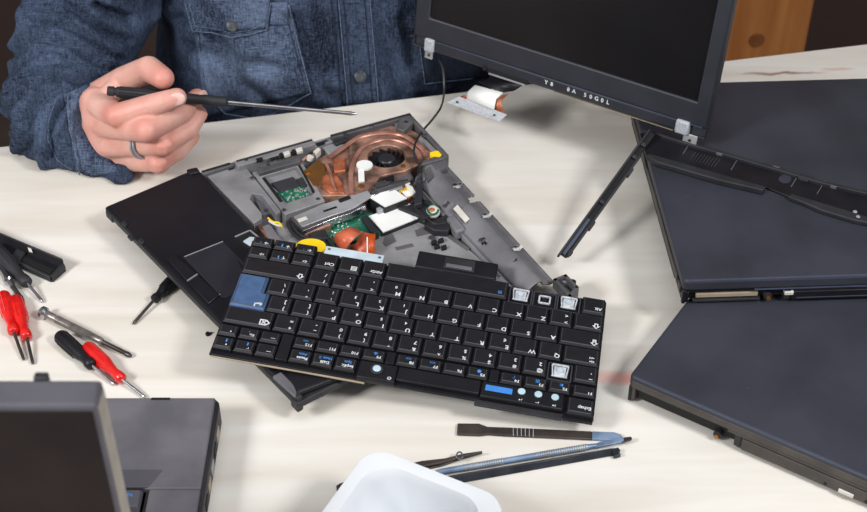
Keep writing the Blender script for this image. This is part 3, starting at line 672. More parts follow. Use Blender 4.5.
for i, (lo_, hi_) in enumerate((('⇦', '←'), ('↑', '↑'), ('⇨', '→'))):
    u0 = 12.25 + i * .92
    if i == 1: key(u0, u0 + .92, -4, -4.72, [('↑', 3, .6, .0042, 0), ('▮', 7, .2, .003, 1)])
    else: key(u0, u0 + .92, -4, -4.72, [(lo_, 3, .6, .0048, 0)])
    key(u0, u0 + .92, -4.74, -5.4, [('←↓→'[i], 2.4, .2, .0042, 0), ('▸▮▪'[i], 7.2, .4, .003, 1)])
# function rows
F1 = [(0, .95, 'F1', ''), (.97, 1.9, 'F2', '◧'), (1.9, 2.85, 'F3', '▣'), (2.85, 3.8, 'F4', '☾'), (4.2, 5.1, 'F5', '◉'), (5.1, 6.05, 'F6', ''), (6.05, 7, 'F7', '▭'), (7, 7.9, 'F8', '▭'),
      (8.3, 9.25, 'F9', '⏏'), (9.25, 10.15, 'F10', ''), (10.15, 11.1, 'F11', ''), (11.1, 12, 'F12', '▭')]
for a, c, tx, ic in F1:
    key(a, c, .74, .08, [(tx, 1.8, .1, .0036, 0)] + ([(ic, 4.6, 3.4, .0036, 1)] if ic else []))
for a, c, lo_, hi_ in ((12.5, 13.35, '—', '—'), (13.35, 14.2, 'Fin', '↖'), (14.2, 15.02, '▪', '▪')):
    key(a, c, .74, .08, [(lo_, 2.4, .4, .0032, 0)] + ([('▸', 5, 3.2, .003, 1)] if lo_ == 'Fin' else []))
    key(a, c, 1.5, .78, [(hi_, 2.4, .6, .0034, 0)] + ([('▮', 3, 4.4, .003, 1)] if hi_ != '—' else []))
for a, c, tx, ic in ((9.3, 10.2, 'ImpEc', 'Syst'), (10.2, 11.1, 'Défil', 'Num ⇩'), (11.1, 12, 'Pause', 'Attn')):
    key(a, c, 1.52, .78, [(tx, 3.6, .5, .0036, 0), (ic, 3.8, 4.4, .0034, 1)])
key(0, 1.1, 1.72, .8, [('Echap', 4.4, 3.0, .0042, 0)])
for a, c, v0, v1 in ((12.02, 12.48, 1.5, .06), (7.92, 8.28, .72, .06), (3.82, 4.18, .72, .06)):
    K().prism([(a * KU, v1 * KV, -.0008), (c * KU, v1 * KV, -.0008), (c * KU, v0 * KV, -.0008), (a * KU, v0 * KV, -.0008)], -.005).build('filler_panel', 'black', kb, .0005)
K().prism([(4.45 * KU, .78 * KV, -.0006), (7.7 * KU, .78 * KV, -.0006), (7.7 * KU, 1.5 * KV, -.0006), (4.45 * KU, 1.5 * KV, -.0006)], -.005).build('blank_panel', 'black', kb, .0008)
vp = K().prism([(1.2 * KU, .78 * KV, 0), (4.4 * KU, .78 * KV, 0), (4.4 * KU, 1.62 * KV, 0), (1.2 * KU, 1.62 * KV, 0)], -.005).build('volume_panel', 'black', kb, .0012)
K().prism([(3.2 * KU, .98 * KV, .0004), (4.25 * KU, .98 * KV, .0004), (4.25 * KU, 1.28 * KV, .0004), (3.2 * KU, 1.28 * KV, .0004)], -.001).build('blue_stripe', 'legend_blue', vp, .0003)
for u, tx in ((1.55, '♪×'), (2.2, '♪−'), (2.85, '♪+')):
    m_ = K(); m_.disc((u * KU, 1.05 * KV, .0006), .0029, .0016, 20); m_.build('volume_button', 'dot', vp, .0005)
    m_ = K(); put_text(m_, tx, .003, (u * KU, 1.47 * KV, .00025), (1, 0, 0), (0, 1, 0), 0); m_.build('legend', 'legend', vp)
pp_ = K().prism([(7.72 * KU, .8 * KV, .0002), (9.22 * KU, .8 * KV, .0002), (9.22 * KU, 1.74 * KV, .0002), (7.72 * KU, 1.74 * KV, .0002)], -.005).build('power_panel', 'black', kb, .0012)
m_ = K(); m_.disc((8.5 * KU, 1.2 * KV, .0006), .0050, .002, 28); m_.build('button_ring', 'black_rough', pp_, .0006)
m_ = K(); m_.disc((8.5 * KU, 1.2 * KV, .0012), .0032, .002, 24); m_.build('power_button', 'dot', pp_, .0008)
m_ = K(); put_text(m_, '⏻', .0035, (7.95 * KU, 1.55 * KV, .0005), (1, 0, 0), (0, 1, 0), 0); m_.build('legend', 'legend', pp_)
# bare key sockets where caps are missing
def socket(u0, u1, v0, v1, full):
    x0, x1, y0, y1 = u0 * KU + .0008, u1 * KU - .0008, v1 * KV + .0008, v0 * KV - .0008
    fr = K()
    for a, c in (((x0, y0), (x1, y0)), ((x1, y0), (x1, y1)), ((x1, y1), (x0, y1)), ((x0, y1), (x0, y0))):
        fr.bar((*a, -.0036), (*c, -.0036), .001, .0016)
    fr = fr.build('key_socket', 'key_edge', kb)
    cx, cy = (x0 + x1) / 2, (y0 + y1) / 2
    if full:
        m = K(); w = .0046
        m.prism([(cx - w, cy - .0042, -.0012), (cx + w, cy - .0042, -.0012), (cx + w * .9, cy + .0052, -.0012), (cx - w * .9, cy + .0052, -.0012)], -.0035)
        m.bar((cx - .0062, cy - .006, -.002), (cx + .0062, cy - .006, -.002), .0018, .0016); m.bar((cx - .006, cy + .005, -.002), (cx + .006, cy + .005, -.002), .0014, .0012)
        m.bar((cx - .0062, cy - .006, -.002), (cx - .005, cy + .0055, -.0015), .0012, .0014); m.bar((cx + .0062, cy - .006, -.002), (cx + .005, cy + .0055, -.0015), .0012, .0014)
        m.build('scissor_clip', 'clear', fr, .0004)
        m = K(); m.disc((cx, cy, -.0008), .0022, .0012, 16); m.build('rubber_dome', 'flex_blue', fr)
    else:
        m = K(); s = .0042
        for a, c in (((-1, -1), (1, -1)), ((1, -1), (1, 1)), ((1, 1), (-1, 1)), ((-1, 1), (-1, -1))):
            m.bar((cx + a[0] * s, cy + a[1] * s * .9, -.0026), (cx + c[0] * s, cy + c[1] * s * .9, -.0026), .0013, .0012)
        m.build('scissor_clip', 'clear', fr)
        m = K(); m.disc((cx, cy, -.003), .0022, .002, 16); m.build('rubber_dome', 'dark_gap', fr)
socket(1.02, 2.02, -4, -5, True); socket(2.02, 3.02, -4, -5, False); socket(3.02, 4.02, -4, -5, True); socket(1, 2, 0, -1, True)
# pieces that stick out from the keyboard's front edge
m_ = K(); m_.prism([(4.65 * KU, -5.05 * KV, .001), (8.05 * KU, -5.05 * KV, .001), (8.05 * KU, -6.08 * KV, .001), (4.65 * KU, -6.08 * KV, .001)], -.006)
tbk = m_.build('front_bracket', 'black', kb, .0012)
m_ = K(); m_.prism([(5.6 * KU, -5.25 * KV, .0018), (6.9 * KU, -5.25 * KV, .0018), (6.9 * KU, -5.95 * KV, .0018), (5.6 * KU, -5.95 * KV, .0018)], -.003); m_.build('bracket_cover', 'black_rough', tbk, .0006)
m_ = K(); m_.prism([(5.7 * KU, -5.3 * KV, .0024), (6.8 * KU, -5.3 * KV, .0024), (6.8 * KU, -5.5 * KV, .0024), (5.7 * KU, -5.5 * KV, .0024)], -.003); m_.build('bracket_bar', 'grey_plastic', tbk, .0004)
m_ = K(); m_.prism([(9.45 * KU, -5.0 * KV, -.003), (11.95 * KU, -5.0 * KV, -.003), (11.95 * KU, -5.62 * KV, -.003), (9.45 * KU, -5.62 * KV, -.003)], -.006); fx = m_.build('flex_strip', 'flex_blue', kb, .0004)
for u in (9.62, 11.78):
    m_ = K(); m_.disc((u * KU, -5.42 * KV, -.003), .0012, .001, 12); m_.build('strip_hole', 'chrome', fx)
# ------------------------------------------------------------------ stacked closed laptops
def closed_laptop(label, o, ex, ey, w, d, th, screw_x, bay_x0, card, eject, pale):
    mx = frame(o, ex, ey); t = thing('closed_laptop', label, 'laptop', mtx=mx)
    L_ = MB()
    # lid: rounded slab with a skirt, lower body, recess between
    L_.prism([(x, y, th) for x, y in rrect(w, d, .0045, 4, w / 2, d / 2)], th - .0105); lid = L_.build('lid', ['lid'], t, .0022, seg=3)
    m = MB(); m.prism([(x, y, th - .0112) for x, y in rrect(w - .004, d - .004, .004, 4, w / 2, d / 2)], th - .0130); m.build('seam', 'dark_gap', t)
    m = MB(); m.prism([(bay_x0 - .004, .0006, th - .0125), (w - .002, .0006, th - .0125), (w - .002, d - .002, th - .0125), (.001, d - .002, th - .0125), (.001, .0012, th - .0125), (.006, .0012, th - .0125), (.006, .006, th - .0125), (bay_x0 - .004, .006, th - .0125)], .0012)
    m.build('base', 'grey_side' if pale else 'black', t, .0008)
    m = MB(); m.box(.0065, bay_x0 - .005, .0052, .0062, .003, th - .0125); m.build('port_recess', 'dark_gap', t)
    m = MB(); m.box(.0006, .0038, .0006, .0040, .0004, th - .0105); m.build('corner_post', 'black', t, .001)
    if pale:
        m = MB(); m.box(.003, w - .003, -.0006, .002, th - .0100, th - .0035); m.build('lit_side_strip', 'grey_side', lid, .0004)  # lighter strip paints in the light caught by the lid's side
        m = MB(); m.box(bay_x0 - .012, w - .004, -.0003, .002, th - .0128, th - .0106); m.build('base_rim', 'grey_side', t, .0004)
    m = MB(); m.bar((.005, .0008, th - .0006), (w - .004, .0008, th - .0006), .0012, .0012); m.build('edge_highlight', 'lid_edge', lid)  # added thin bar paints the bevel's highlight along the lid edge
    if card:
        m = MB(); m.box(.012, screw_x - .008, .0022, .006, .0050, .0088); m.build('card_slot', 'ivory_dim', t, .0004)
        m = MB(); m.box(.010, screw_x - .006, .001, .006, .0012, .0036); m.build('slot_sill', 'black_rough', t, .0004)
    sp = MB().disc((screw_x, .0030, .0048), .0034, .005, 18, 0, (0, 1, 0)).build('screw_post', 'black_rough', t)
    MB().disc((screw_x, -.0006, .0048), .0017, .002, 14, 0, (0, 1, 0)).build('screw', 'brass', sp)
    m = MB(); m.box(bay_x0, w - .012, -.0010, .012, .0022, th - .0135); bay = m.build('drive_bay', 'grey_side' if pale else 'black', t, .0008)
    m = MB(); m.box(bay_x0 - .006, bay_x0 - .001, -.0004, .01, .003, th - .0128); m.build('bay_latch', 'black_rough', t, .0006)
    if not pale:
        MB().box(bay_x0 - .006, bay_x0 + .001, -.0016, .004, th - .0165, th - .0133).build('bay_clip', 'ivory', t, .0004)
        MB().box(bay_x0 + .004, w - .014, -.0013, .002, .0045, .0052).build('bay_line', 'lid_edge', bay)
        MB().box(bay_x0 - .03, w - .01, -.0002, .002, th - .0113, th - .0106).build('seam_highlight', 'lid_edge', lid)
    if eject:
        eb = MB().box(eject, eject + .011, -.0022, .002, .0035, .0068).build('eject_button', 'ivory', bay, .0004)
        MB().disc((eject - .010, -.0012, .0052), .0012, .0008, 12, 0, (0, 1, 0)).build('pin_hole', 'dark_gap', bay)
        MB().disc((eject + .020, -.0012, .0052), .0010, .0008, 12, 0, (0, 1, 0)).build('pin_hole', 'dark_gap', bay)
    # left side: hinge notch and vents
    m = MB(); m.box(-.0003, .002, d * .1, d * .88, .004, .0055); m.build('side_groove', 'dark_gap', t)
    m = MB(); m.box(-.0006, .002, d * .055, d * .075, .008, .013); m.build('side_latch', 'dark_gap', t, .0003)
    m = MB(); m.box(-.0005, .0012, .008, d - .01, .0062, th - .0118); m.build('side_strip', 'grey_side', t, .0004)
    for k in range(16):
        x, y = random.uniform(.02, w - .02), random.uniform(.02, d - .05)
        a = random.uniform(-.6, .6); l = random.choice((.0006, .0008, .001, .0012, .004, .008, .014))
        m = MB(); m.bar((x, y, th + .00005), (x + l * math.cos(a), y + l * math.sin(a), th + .00005), .00032 if l > .002 else .0008, .0001); m.build('scratch', 'lid_edge', lid)
    return t
lo0 = U(630.5, 400, .001)
ang_l = math.atan2(*reversed((U(867, 478, .0275) - U(630, 376, .0275)).to_2d()))
ex = Vector((math.cos(ang_l), math.sin(ang_l), 0)); ey = Vector((-ex.y, ex.x, 0))
c_l = U(629, 375.5, .0275)
closed_laptop('black closed laptop with a white eject button, lower of the two at the right', Vector((c_l.x, c_l.y, .001)), ex, ey, .315, .262, .0265, .074, .093, False, .167, True)
c_u = U(684, 281.5, .0530)
a_u = math.radians(2.8); tl = 0.0
ex = Vector((math.cos(a_u), math.sin(a_u), 0)); ey = Vector((-math.sin(a_u) * math.cos(tl), math.cos(a_u) * math.cos(tl), -math.sin(tl)))
ez = ex.cross(ey)
UP_O = Vector((c_u.x, c_u.y, .0530)) - ez * .0245
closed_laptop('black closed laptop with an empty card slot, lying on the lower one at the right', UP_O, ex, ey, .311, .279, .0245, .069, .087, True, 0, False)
UPM = frame(UP_O, ex, ey)
def on_upper(px, py, h=0.0):
    """point of a pixel on the upper laptop's lid, h above it"""
    n = UPM.to_3x3() @ Vector((0, 0, 1)); q = UPM @ Vector((0, 0, .0245 + h)); d = ray(px, py)
    return CAM + d * ((q - CAM).dot(n) / d.dot(n))
# long inner trim strip lying on the upper laptop
N_UP = UPM.to_3x3() @ Vector((0, 0, 1))
tO = on_upper(750, 175)
ts = thing('plastic_trim', 'long black hinge trim with clips lying across the upper closed laptop', 'trim', tO)
def T(): return MB(tO)
def onp(pts, h): return [on_upper(x, y, h) for x, y in pts]
def slab(pts, h1, h0): return T().prism(onp(pts, h1), [p - N_UP * (h1 - h0) for p in onp(pts, h1)][::1])
def slabfix(pts, h1, h0):
    top = onp(pts, h1); n = len(top)
    a = sum((top[i].x * top[(i + 1) % n].y - top[(i + 1) % n].x * top[i].y) for i in range(n))
    if a < 0: top = top[::-1]
    return T().prism(top, [p - N_UP * (h1 - h0) for p in top])
slabfix([(640, 133), (655, 131), (690, 142), (722, 151), (780, 168), (820, 180), (867, 191), (910, 202), (905, 228), (867, 221), (855, 219), (822, 209), (818, 206), (788, 196), (766, 187), (762, 188), (720, 178), (660, 160), (646, 155)], .0022, .0004).build('trim_strip', 'black', ts, .0005)
slabfix([(646, 155), (650, 153.5), (766, 186.5), (763, 190), (720, 180), (658, 162)], .0058, .0004).build('front_lip', 'black_rough', ts, .0008)
slabfix([(788, 196), (792, 193.5), (867, 216), (905, 225), (905, 229), (866, 222), (855, 220), (822, 210), (806, 203)], .0045, .0004).build('front_lip', 'black_rough', ts, .0008)
slabfix([(655, 131), (690, 142), (722, 151), (780, 168), (820, 180), (867, 191), (867, 193.5), (820, 182.5), (780, 170.5), (722, 153.5), (690, 144.5), (655, 133.5)], .0052, .0004).build('back_lip', 'black_rough', ts, .0006)
for x, y in ((720, 151), (777, 166), (834, 184)):
    slabfix([(x - 4, y - 1), (x + 3, y + 1), (x + 2.5, y + 3), (x - 4, y + 1)], .0050, .002).build('clip', 'grey_plastic', ts, .0004)
for x, y in ((683, 154), (731, 170), (791, 187), (817, 194)):
    T().bar(on_upper(x, y, .0024), on_upper(x + 8, y - 13, .0024), .0005, .0006).build('rib', 'grey_plastic', ts)
slabfix([(800, 173), (810, 176), (808, 181), (798, 178)], .0044, .002).build('raised_tab', 'black_rough', ts, .0005)
T().prism([on_upper(785 + 6.5 * math.cos(a), 179 + 4.5 * math.sin(a), .0026) for a in [2 * PI * k / 18 for k in range(18)]], [on_upper(785 + 6.5 * math.cos(a), 179 + 4.5 * math.sin(a), .001) for a in [2 * PI * k / 18 for k in range(18)]]).build('round_mark', 'lid', ts)
for k in range(9):
    T().bar(on_upper(690 + k * 3, 160 + k * .9, .0023), on_upper(696 + k * 3, 152 + k * .9, .0023), .0005, .0004).build('grille_line', 'key_edge', ts)
for x, y in ((858, 217), (855, 212)):
    T().ell(on_upper(x, y, .004), (.002, .002, .0015), 10).build('clip', 'edge_pale', ts)
# ------------------------------------------------------------------ detached screen
yr = .990
BR = V(705, 140, yr); W_S = .297
yl = 1.0
while (V(413, 45, yl) - BR).length < W_S: yl += .0005
BL = V(413, 45, yl); e = (BR - BL).normalized()
up0 = (Vector((0, 0, 1)) - e * e.z).normalized(); nn = e.cross(up0); lean = -.15
upv = math.cos(lean) * up0 + math.sin(lean) * nn
smx = Matrix.Identity(4); zz = e.cross(upv)
for i in range(3): smx[i][0], smx[i][1], smx[i][2], smx[i][3] = e[i], upv[i], zz[i], BL[i]
H_S = .238
ls = thing('laptop_screen', 'black laptop screen without its base, held upright with one corner on the laptop stack', 'screen', mtx=smx)
# x along the lower edge, y up the panel, z towards the viewer
m = MB(); fw, fb, ft = .016, .0235, .014
oo = rrect(W_S, H_S, .005, 3, W_S / 2, H_S / 2); n4 = len(oo)
ox = [(x, y, .0) for x, y in oo]; bx_ = [(x, y, -.011) for x, y in oo]
m.prism([(x, y, -.002) for x, y in oo], [(x, y, -.011) for x, y in oo][::1]); m.build('back_cover', 'lid', ls, .0012)
def rframe(x0, x1, y0, y1, xi0, xi1, yi0, yi1, z1, z0):
    o_ = [(x0, y0), (x1, y0), (x1, y1), (x0, y1)]; i_ = [(xi0, yi0), (xi1, yi0), (xi1, yi1), (xi0, yi1)]
    vs = [(x, y, z1) for x, y in o_] + [(x, y, z1) for x, y in i_] + [(x, y, z0) for x, y in o_] + [(x, y, z0) for x, y in i_]; fs = []
    for a in range(4):
        c = (a + 1) % 4; fs += [[a, c, 4 + c, 4 + a], [4 + a, 4 + c, 12 + c, 12 + a], [8 + a, 8 + c, c, a]]
    return MB().add(vs, fs)
bz = rframe(.0008, W_S - .0008, .0105, H_S - .0008, fw, W_S - .013, fb + .009, H_S - ft, .0012, -.002).build('bezel', 'bezel', ls, .0012)
rframe(.0, W_S, .0, H_S, .0015, W_S - .0015, .0015, H_S - .0015, .0004, -.004).build('outer_rim', 'black_rough', ls, .0008)
MB().box(.012, W_S - .02, .0012, .0112, -.003, .0018).build('lower_hinge_strip', 'bezel', ls, .0014)
MB().bar((.012, .0112, .0019), (W_S - .004, .0112, .0019), .0008, .0006, up=(0, 0, 1)).build('strip_groove', 'lid_edge', ls)
m = MB(); m.box(fw - .002, W_S - .011, fb + .007, H_S - ft + .002, -.0026, -.0008); m.build('display_panel', 'screen', ls)
for xh, wd in ((.0190, .0105), (W_S - .0215, .0125)):
    h_ = MB().box(xh - wd / 2, xh + wd / 2, -.0005, .0125, -.004, .0042).build('hinge', 'plate_grey', ls, .0018)
    MB().box(xh - wd / 2 + (0 if xh < .1 else .008), xh + wd / 2 + (-.002 if xh < .1 else .0085), -.0085, .001, -.001, .0008).build('hinge_tab', 'silver', h_, .0006)
    MB().disc((xh - .0005 if xh < .1 else xh + .0085, -.0045, .001), .0014, .0008, 12, 0, (0, 0, 1)).build('hinge_screw', 'dark_steel', h_)
MB().box(.077, .081, -.001, .0042, -.003, .0022).build('latch_notch', 'dark_gap', ls)
MB().box(.082, .124, -.0018, .0022, -.004, .0024).build('cable_slot', 'dark_gap', ls, .0004)
MB().box(.084, .122, -.0034, -.0016, -.003, .0032).build('cable_slot_rim', 'edge_pale', ls, .0005)
tx_ = MB()
xx = .1425
for ch in 'Y8  8A 50G0L':
    if ch != ' ': put_text(tx_, ch, .0054, (xx, .0066, .00195), (1, 0, 0), (0, 1, 0), 0)
    xx += .0056
tx_.build('lettering', 'legend', ls)
MB().bar((.15, -.0008, -.0005), (W_S - .03, -.0008, -.0005), .0008, .001, up=(0, 0, 1)).build('copper_edge', 'ivory_dim', ls)
# display ribbon with white label and silver connector hanging from the slot
rib = MB()
def S(px, py, dz=0.0):
    """point in the screen's own coordinates, dz in front of its panel plane"""
    q = smx @ Vector((0, 0, dz)); d = ray(px, py)
    return smx.inverted() @ (CAM + d * ((q - CAM).dot(zz) / d.dot(zz)))
m = MB(); strip(m, [S(478, 82, .010), S(488, 80, .002), S(491, 74.5, .001)], [S(501, 93, .012), S(514, 91, .006), S(525, 84, .001)])
f0 = m.build('flex_cable', 'black', ls, ang=60); f0.modifiers.new('s', 'SOLIDIFY').thickness = .0006
m = MB(); strip(m, [S(466.5, 99, .024), S(468, 91.5, .020), S(475, 85, .013)], [S(494, 109.5, .026), S(496, 99, .021), S(503, 92.5, .014)])
f1 = m.build('white_label', 'white', ls, ang=20); f1.modifiers.new('s', 'SOLIDIFY').thickness = .0006
m = MB(); m.prism([S(446.5, 102.5, .027), S(459, 96.5, .024), S(507, 114.5, .024), S(499.5, 121.5, .027)], [S(446.5, 102.5, .025), S(459, 96.5, .022), S(507, 114.5, .022), S(499.5, 121.5, .025)])
f2 = m.build('connector_plate', 'plate_grey', ls)
for a, c in (((457, 102), .0282), ((494, 115), .0282)):
    p = S(*a, .0272); MB().disc(p, .0010, .0008, 12, 0, (0, 0, 1)).build('plate_hole', 'dark_steel', f2)
m = MB(); strip(m, [S(494, 110, .024), S(496, 100, .020), S(503, 95, .014)], [S(505, 113, .024), S(500, 102, .020), S(508, 94, .012)]); f3 = m.build('copper_foil', 'copper_orange', ls); f3.modifiers.new('s', 'SOLIDIFY').thickness = .0005
m = MB(); strip(m, [S(459, 97.5, .0235), S(463, 95.5, .022)], [S(466, 99.5, .0235), S(468, 96, .022)]); f4 = m.build('copper_foil', 'copper_orange', ls); f4.modifiers.new('s', 'SOLIDIFY').thickness = .0005
# thin aerial wire from the screen hinge down into the chassis
wp = [smx @ S(439, 60, -.003), smx @ S(443, 70, .004)]
wp += [smx @ S(444, 92, .012), V(441, 107, 1.115), V(432, 120, 1.08), V(421, 133, 1.05), U(414.5, 146, .037), U(415, 158, .034), U(420, 167, .0315), U(420, 172, .0305)]
wpp = []
for i in range(len(wp) - 1):
    p0, p1, p2, p3 = wp[max(i - 1, 0)], wp[i], wp[i + 1], wp[min(i + 2, len(wp) - 1)]
    for k in range(6):
        t_ = k / 6; wpp.append(.5 * ((2 * p1) + (p2 - p0) * t_ + (2 * p0 - 5 * p1 + 4 * p2 - p3) * t_ ** 2 + (3 * p1 - p0 - 3 * p2 + p3) * t_ ** 3))
wo = wp[-1].copy()
aw = MB(wo).tube(wpp + [wp[-1]], .00105, 8).build('aerial_wire', 'wire'); aw.location = wo
tag(aw, 'thin black wire running from the upright screen down into the chassis', 'wire')
# slim bar leaning from the screen corner down to the table
b0, b1 = V(652, 133, 1.004), U(561, 259, .016)
bO2 = U(561, 259, 0)
bt = thing('plastic_bar', 'slim black plastic bar with clips leaning from the screen corner to the table', 'trim', b1)
def Q(): return MB(b1)
dirb = (b0 - b1).normalized(); side = dirb.cross(Vector((0, -.6, .8))).normalized(); nb = side.cross(dirb).normalized()
def qb(a, c, w, h, sx=0, sz=0):
    return Q().bar(b1.lerp(b0, a) + side * sx + nb * sz, b1.lerp(b0, c) + side * sx + nb * sz, w, h, 0, nb)
qb(0.02, 1, .0062, .0016).build('bar_floor', 'black', bt, .0004)
qb(0, 1, .0020, .0050, -.0032, .0014).build('bar_wall', 'black_rough', bt, .0006)
qb(.03, .82, .0022, .0040, .0033, .0010).build('bar_wall', 'black_rough', bt, .0006)
qb(.03, .30, .0026, .0005, -.0006, .0011).build('bar_inlay', 'lid_edge', bt)
for a in (.24, .66):
    qb(a, a + .06, .0026, .0056, .0046, .0014).build('clip', 'black_rough', bt, .0008)
for a in (.42, .78, .88):
    qb(a, a + .025, .0044, .0036, 0, .0014).build('cross_rib', 'black_rough', bt, .0006)
Q().disc(b1 + dirb * .009 + side * .0028, .0024, .004, 14, 0, dirb).build('end_boss', 'black_rough', bt)
# ------------------------------------------------------------------ open laptop in the near left corner
fx0 = U(220, 396.5, .027)
fmx = frame(Vector((fx0.x, fx0.y, .0)), Vector((-1, .0, 0)), Vector((.045, -1, 0)))
fl_ = thing('open_laptop', 'open dark grey laptop with raised screen lid in the near left corner of the table', 'laptop', mtx=fmx)
# local: x to the left of the picture, y towards the viewer, z up
W_F, D_F = .318, .268
MB().prism([(x, y, .0255) for x, y in rrect(W_F, D_F, .006, 3, W_F / 2, D_F / 2)], .004).build('base', 'black_rough', fl_, .002)
MB().prism([(.003, .0015, .0275), (.003, .088, .0275), (.040, .088, .0275), (.044, .0865, .0275), (W_F - .044, .0865, .0275), (W_F - .04, .088, .0275), (W_F - .003, .088, .0275), (W_F - .003, .0015, .0275)], .0245).build('palm_rest', 'grey_plastic', fl_, .0012)
MB().prism([(.003, .0885, .0273), (.003, D_F - .003, .0273), (.038, D_F - .003, .0273), (.038, .0885, .0273)], .0245).build('side_panel', 'grey_plastic', fl_, .0008)
MB().prism([(.0395, .089, .0255), (W_F - .0395, .089, .0255), (W_F - .0395, D_F - .03, .0255), (.0395, D_F - .03, .0255)], .0235).build('key_well', 'black_rough', fl_, .0006)
for k in range(2):
    MB().box(.0515 + k * .002, .0524 + k * .002, .074, .078, .0274, .0277).build('vent_slot', 'dark_gap', fl_)
MB().box(.036, .050, .0016, .0042, .0272, .0277).build('latch_slot', 'dark_gap', fl_, .0003)
for r_ in range(5):
    for c_ in range(5):
        x = .0415 + c_ * .0192 + (0 if r_ == 0 else r_ * .004); y = .0905 + r_ * .019
        kk = MB().prism([(x + .0014, y + .0014, .0308), (x + .0166, y + .0014, .0308), (x + .0166, y + .0156, .0308), (x + .0014, y + .0156, .0308)], [Vector((x, y, .0262)), Vector((x + .018, y, .0262)), Vector((x + .018, y + .0178, .0262)), Vector((x, y + .0178, .0262))])
        if (r_, c_) == (0, 0):
            put_text(kk, 'Fn', .0042, (x + .008, y + .006, .03095), (-1, 0, 0), (0, -1, 0), 1)
        kk.build('key', ['lid_grey', 'legend_blue'], fl_, .0006)
for k in range(6):
    MB().box(-.0006, .001, .02 + k * .016, .030 + k * .016, .010, .018).build('port', ['ivory_dim', 'dark_gap', 'edge_pale'][k % 3], fl_, .0003)
ly = D_F - .004
lx0 = .0012
MB().prism([(.039, .0872, .0280), (.031, .071, .0277), (W_F - .031, .071, .0277), (W_F - .039, .0872, .0280)], .0262).build('palm_slope', 'lid_grey', fl_, .0003)
# lid: vertical at the hinge
lid_o = MB(); 
LH = .2915
lid_o.box(lx0, W_F - .002, ly - .018, ly, .030, LH); lid_o = lid_o.build('screen_lid', 'lid_grey', fl_, .0025, seg=3)
MB().box(lx0 + .002, W_F - .004, ly - .0005, ly + .0006, .034, LH - .0035).build('lid_back', 'brown_lid', lid_o, .0004)
MB().box(lx0 - .0006, lx0 + .0005, ly - .0155, ly - .0025, .034, LH - .004).build('lit_side_strip', 'lit_side', lid_o, .0004)  # pale colour paints in the light falling on this side of the lid
MB().box(lx0 + .012, W_F - .014, ly - .0186, ly - .0175, .045, LH - .012).build('display_panel', 'screen', lid_o)
MB().box(lx0 + .026, lx0 + .033, ly - .0215, ly - .0165, LH - .006, LH + .0015).build('latch_hook', 'black_rough', lid_o, .0012)
for x in (.05, W_F - .05):
    MB().tube([(x - .012, ly - .009, .028), (x + .012, ly - .009, .028)], .006, 14).build('hinge', 'black_rough', fl_)
# ------------------------------------------------------------------ hand tools
def driver(label, p0, p1, p2, r, mt, shaft='chrome', ribs=True, z0=None, kind='screwdriver', group=None, z1=None, rs_=.0013):
    z0 = r if z0 is None else z0
    a, c, d = U(*p0, z0), U(*p1, z0 if z1 is None else z1), U(*p2, rs_ + .0004)
    t = thing('screwdriver', label, 'screwdriver', Vector((a.x, a.y, 0)), group)
    h = MB(t.location).axis(a, c, [(0, r * .5), (.012, r * .82), (.05, r), (.3, r * 1.03), (.55, r * .98), (.72, r * .72), (.8, r * .66), (.88, r * .82), (.97, r * .8), (1, r * .5)], 18)
    h = h.build('handle', mt, t, ang=50)
    if ribs:
        m = MB(t.location); dx = (c - a).normalized(); s_ = dx.cross(Vector((0, 0, 1))).normalized(); u_ = s_.cross(dx)
        for k in range(10):
            an = 2 * PI * k / 10; off = (s_ * math.cos(an) + u_ * math.sin(an)) * r * .99
            m.tube([a.lerp(c, .08) + off, a.lerp(c, .3) + off * 1.02, a.lerp(c, .56) + off * .97], r * .11, 5)
        m.build('grip_ribs', mt, h)
    MB(t.location).axis(c, d, [(-.05, rs_), (.85, rs_), (.93, rs_), (1, rs_ * .5)], 10).build('shaft', shaft, t, ang=60)
    return t
driver('red handled small screwdriver, left of the two parallel ones at the left edge', (3, 294), (14, 333), (24, 360), .0056, 'red', 'dark_steel')
driver('red handled small screwdriver, right of the two parallel ones at the left edge', (15, 298), (27, 338), (33, 364), .0056, 'red', 'dark_steel')
driver('black handled small screwdriver beside a red one above the near left laptop', (59, 335), (93, 366), (115, 385), .0058, 'black')
driver('red handled small screwdriver beside a black one above the near left laptop', (86, 346), (123, 380), (146, 398), .0054, 'red')
driver('black handled small screwdriver lying under the edge of the palm rest', (176, 277), (154, 300), (133, 324), .0050, 'black', 'dark_steel')
driver('black handled screwdriver beside the black tray at the left edge', (-8, 246), (28, 284), (43, 302), .0062, 'black_rough', z0=.0064)
# precision screwdriver
a, c, d = U(42, 312, .005), U(103, 342, .004), U(131, 356, .0025)
t = thing('screwdriver', 'slim all metal precision screwdriver with a swivel cap, lying alone', 'screwdriver', (a.x, a.y, 0))
MB(t.location).axis(a, c, [(.06, .0028), (.1, .0034), (.2, .0034), (.21, .0030), (.8, .0030), (.81, .0033), (.97, .0029), (1, .0020)], 16).build('handle', 'steel_mid', t)
m = MB(t.location); dx = (c - a).normalized(); s_ = dx.cross(Vector((0, 0, 1))).normalized(); u_ = s_.cross(dx)
for k in range(14):
    an = 2 * PI * k / 14; off = (s_ * math.cos(an) + u_ * math.sin(an)) * .0030
    m.tube([a.lerp(c, .24) + off, a.lerp(c, .78) + off], .00042, 4)
m.build('knurling', 'dark_steel', t)
MB(t.location).axis(a - dx * .001, a + dx * .005, [(0, .004), (.2, .0052), (.7, .0052), (1, .003)], 18).build('swivel_cap', 'chrome', t)
MB(t.location).axis(c, d, [(-.05, .0019), (.8, .0019), (.88, .0023), (1, .0014)], 10).build('shaft', 'dark_steel', t)
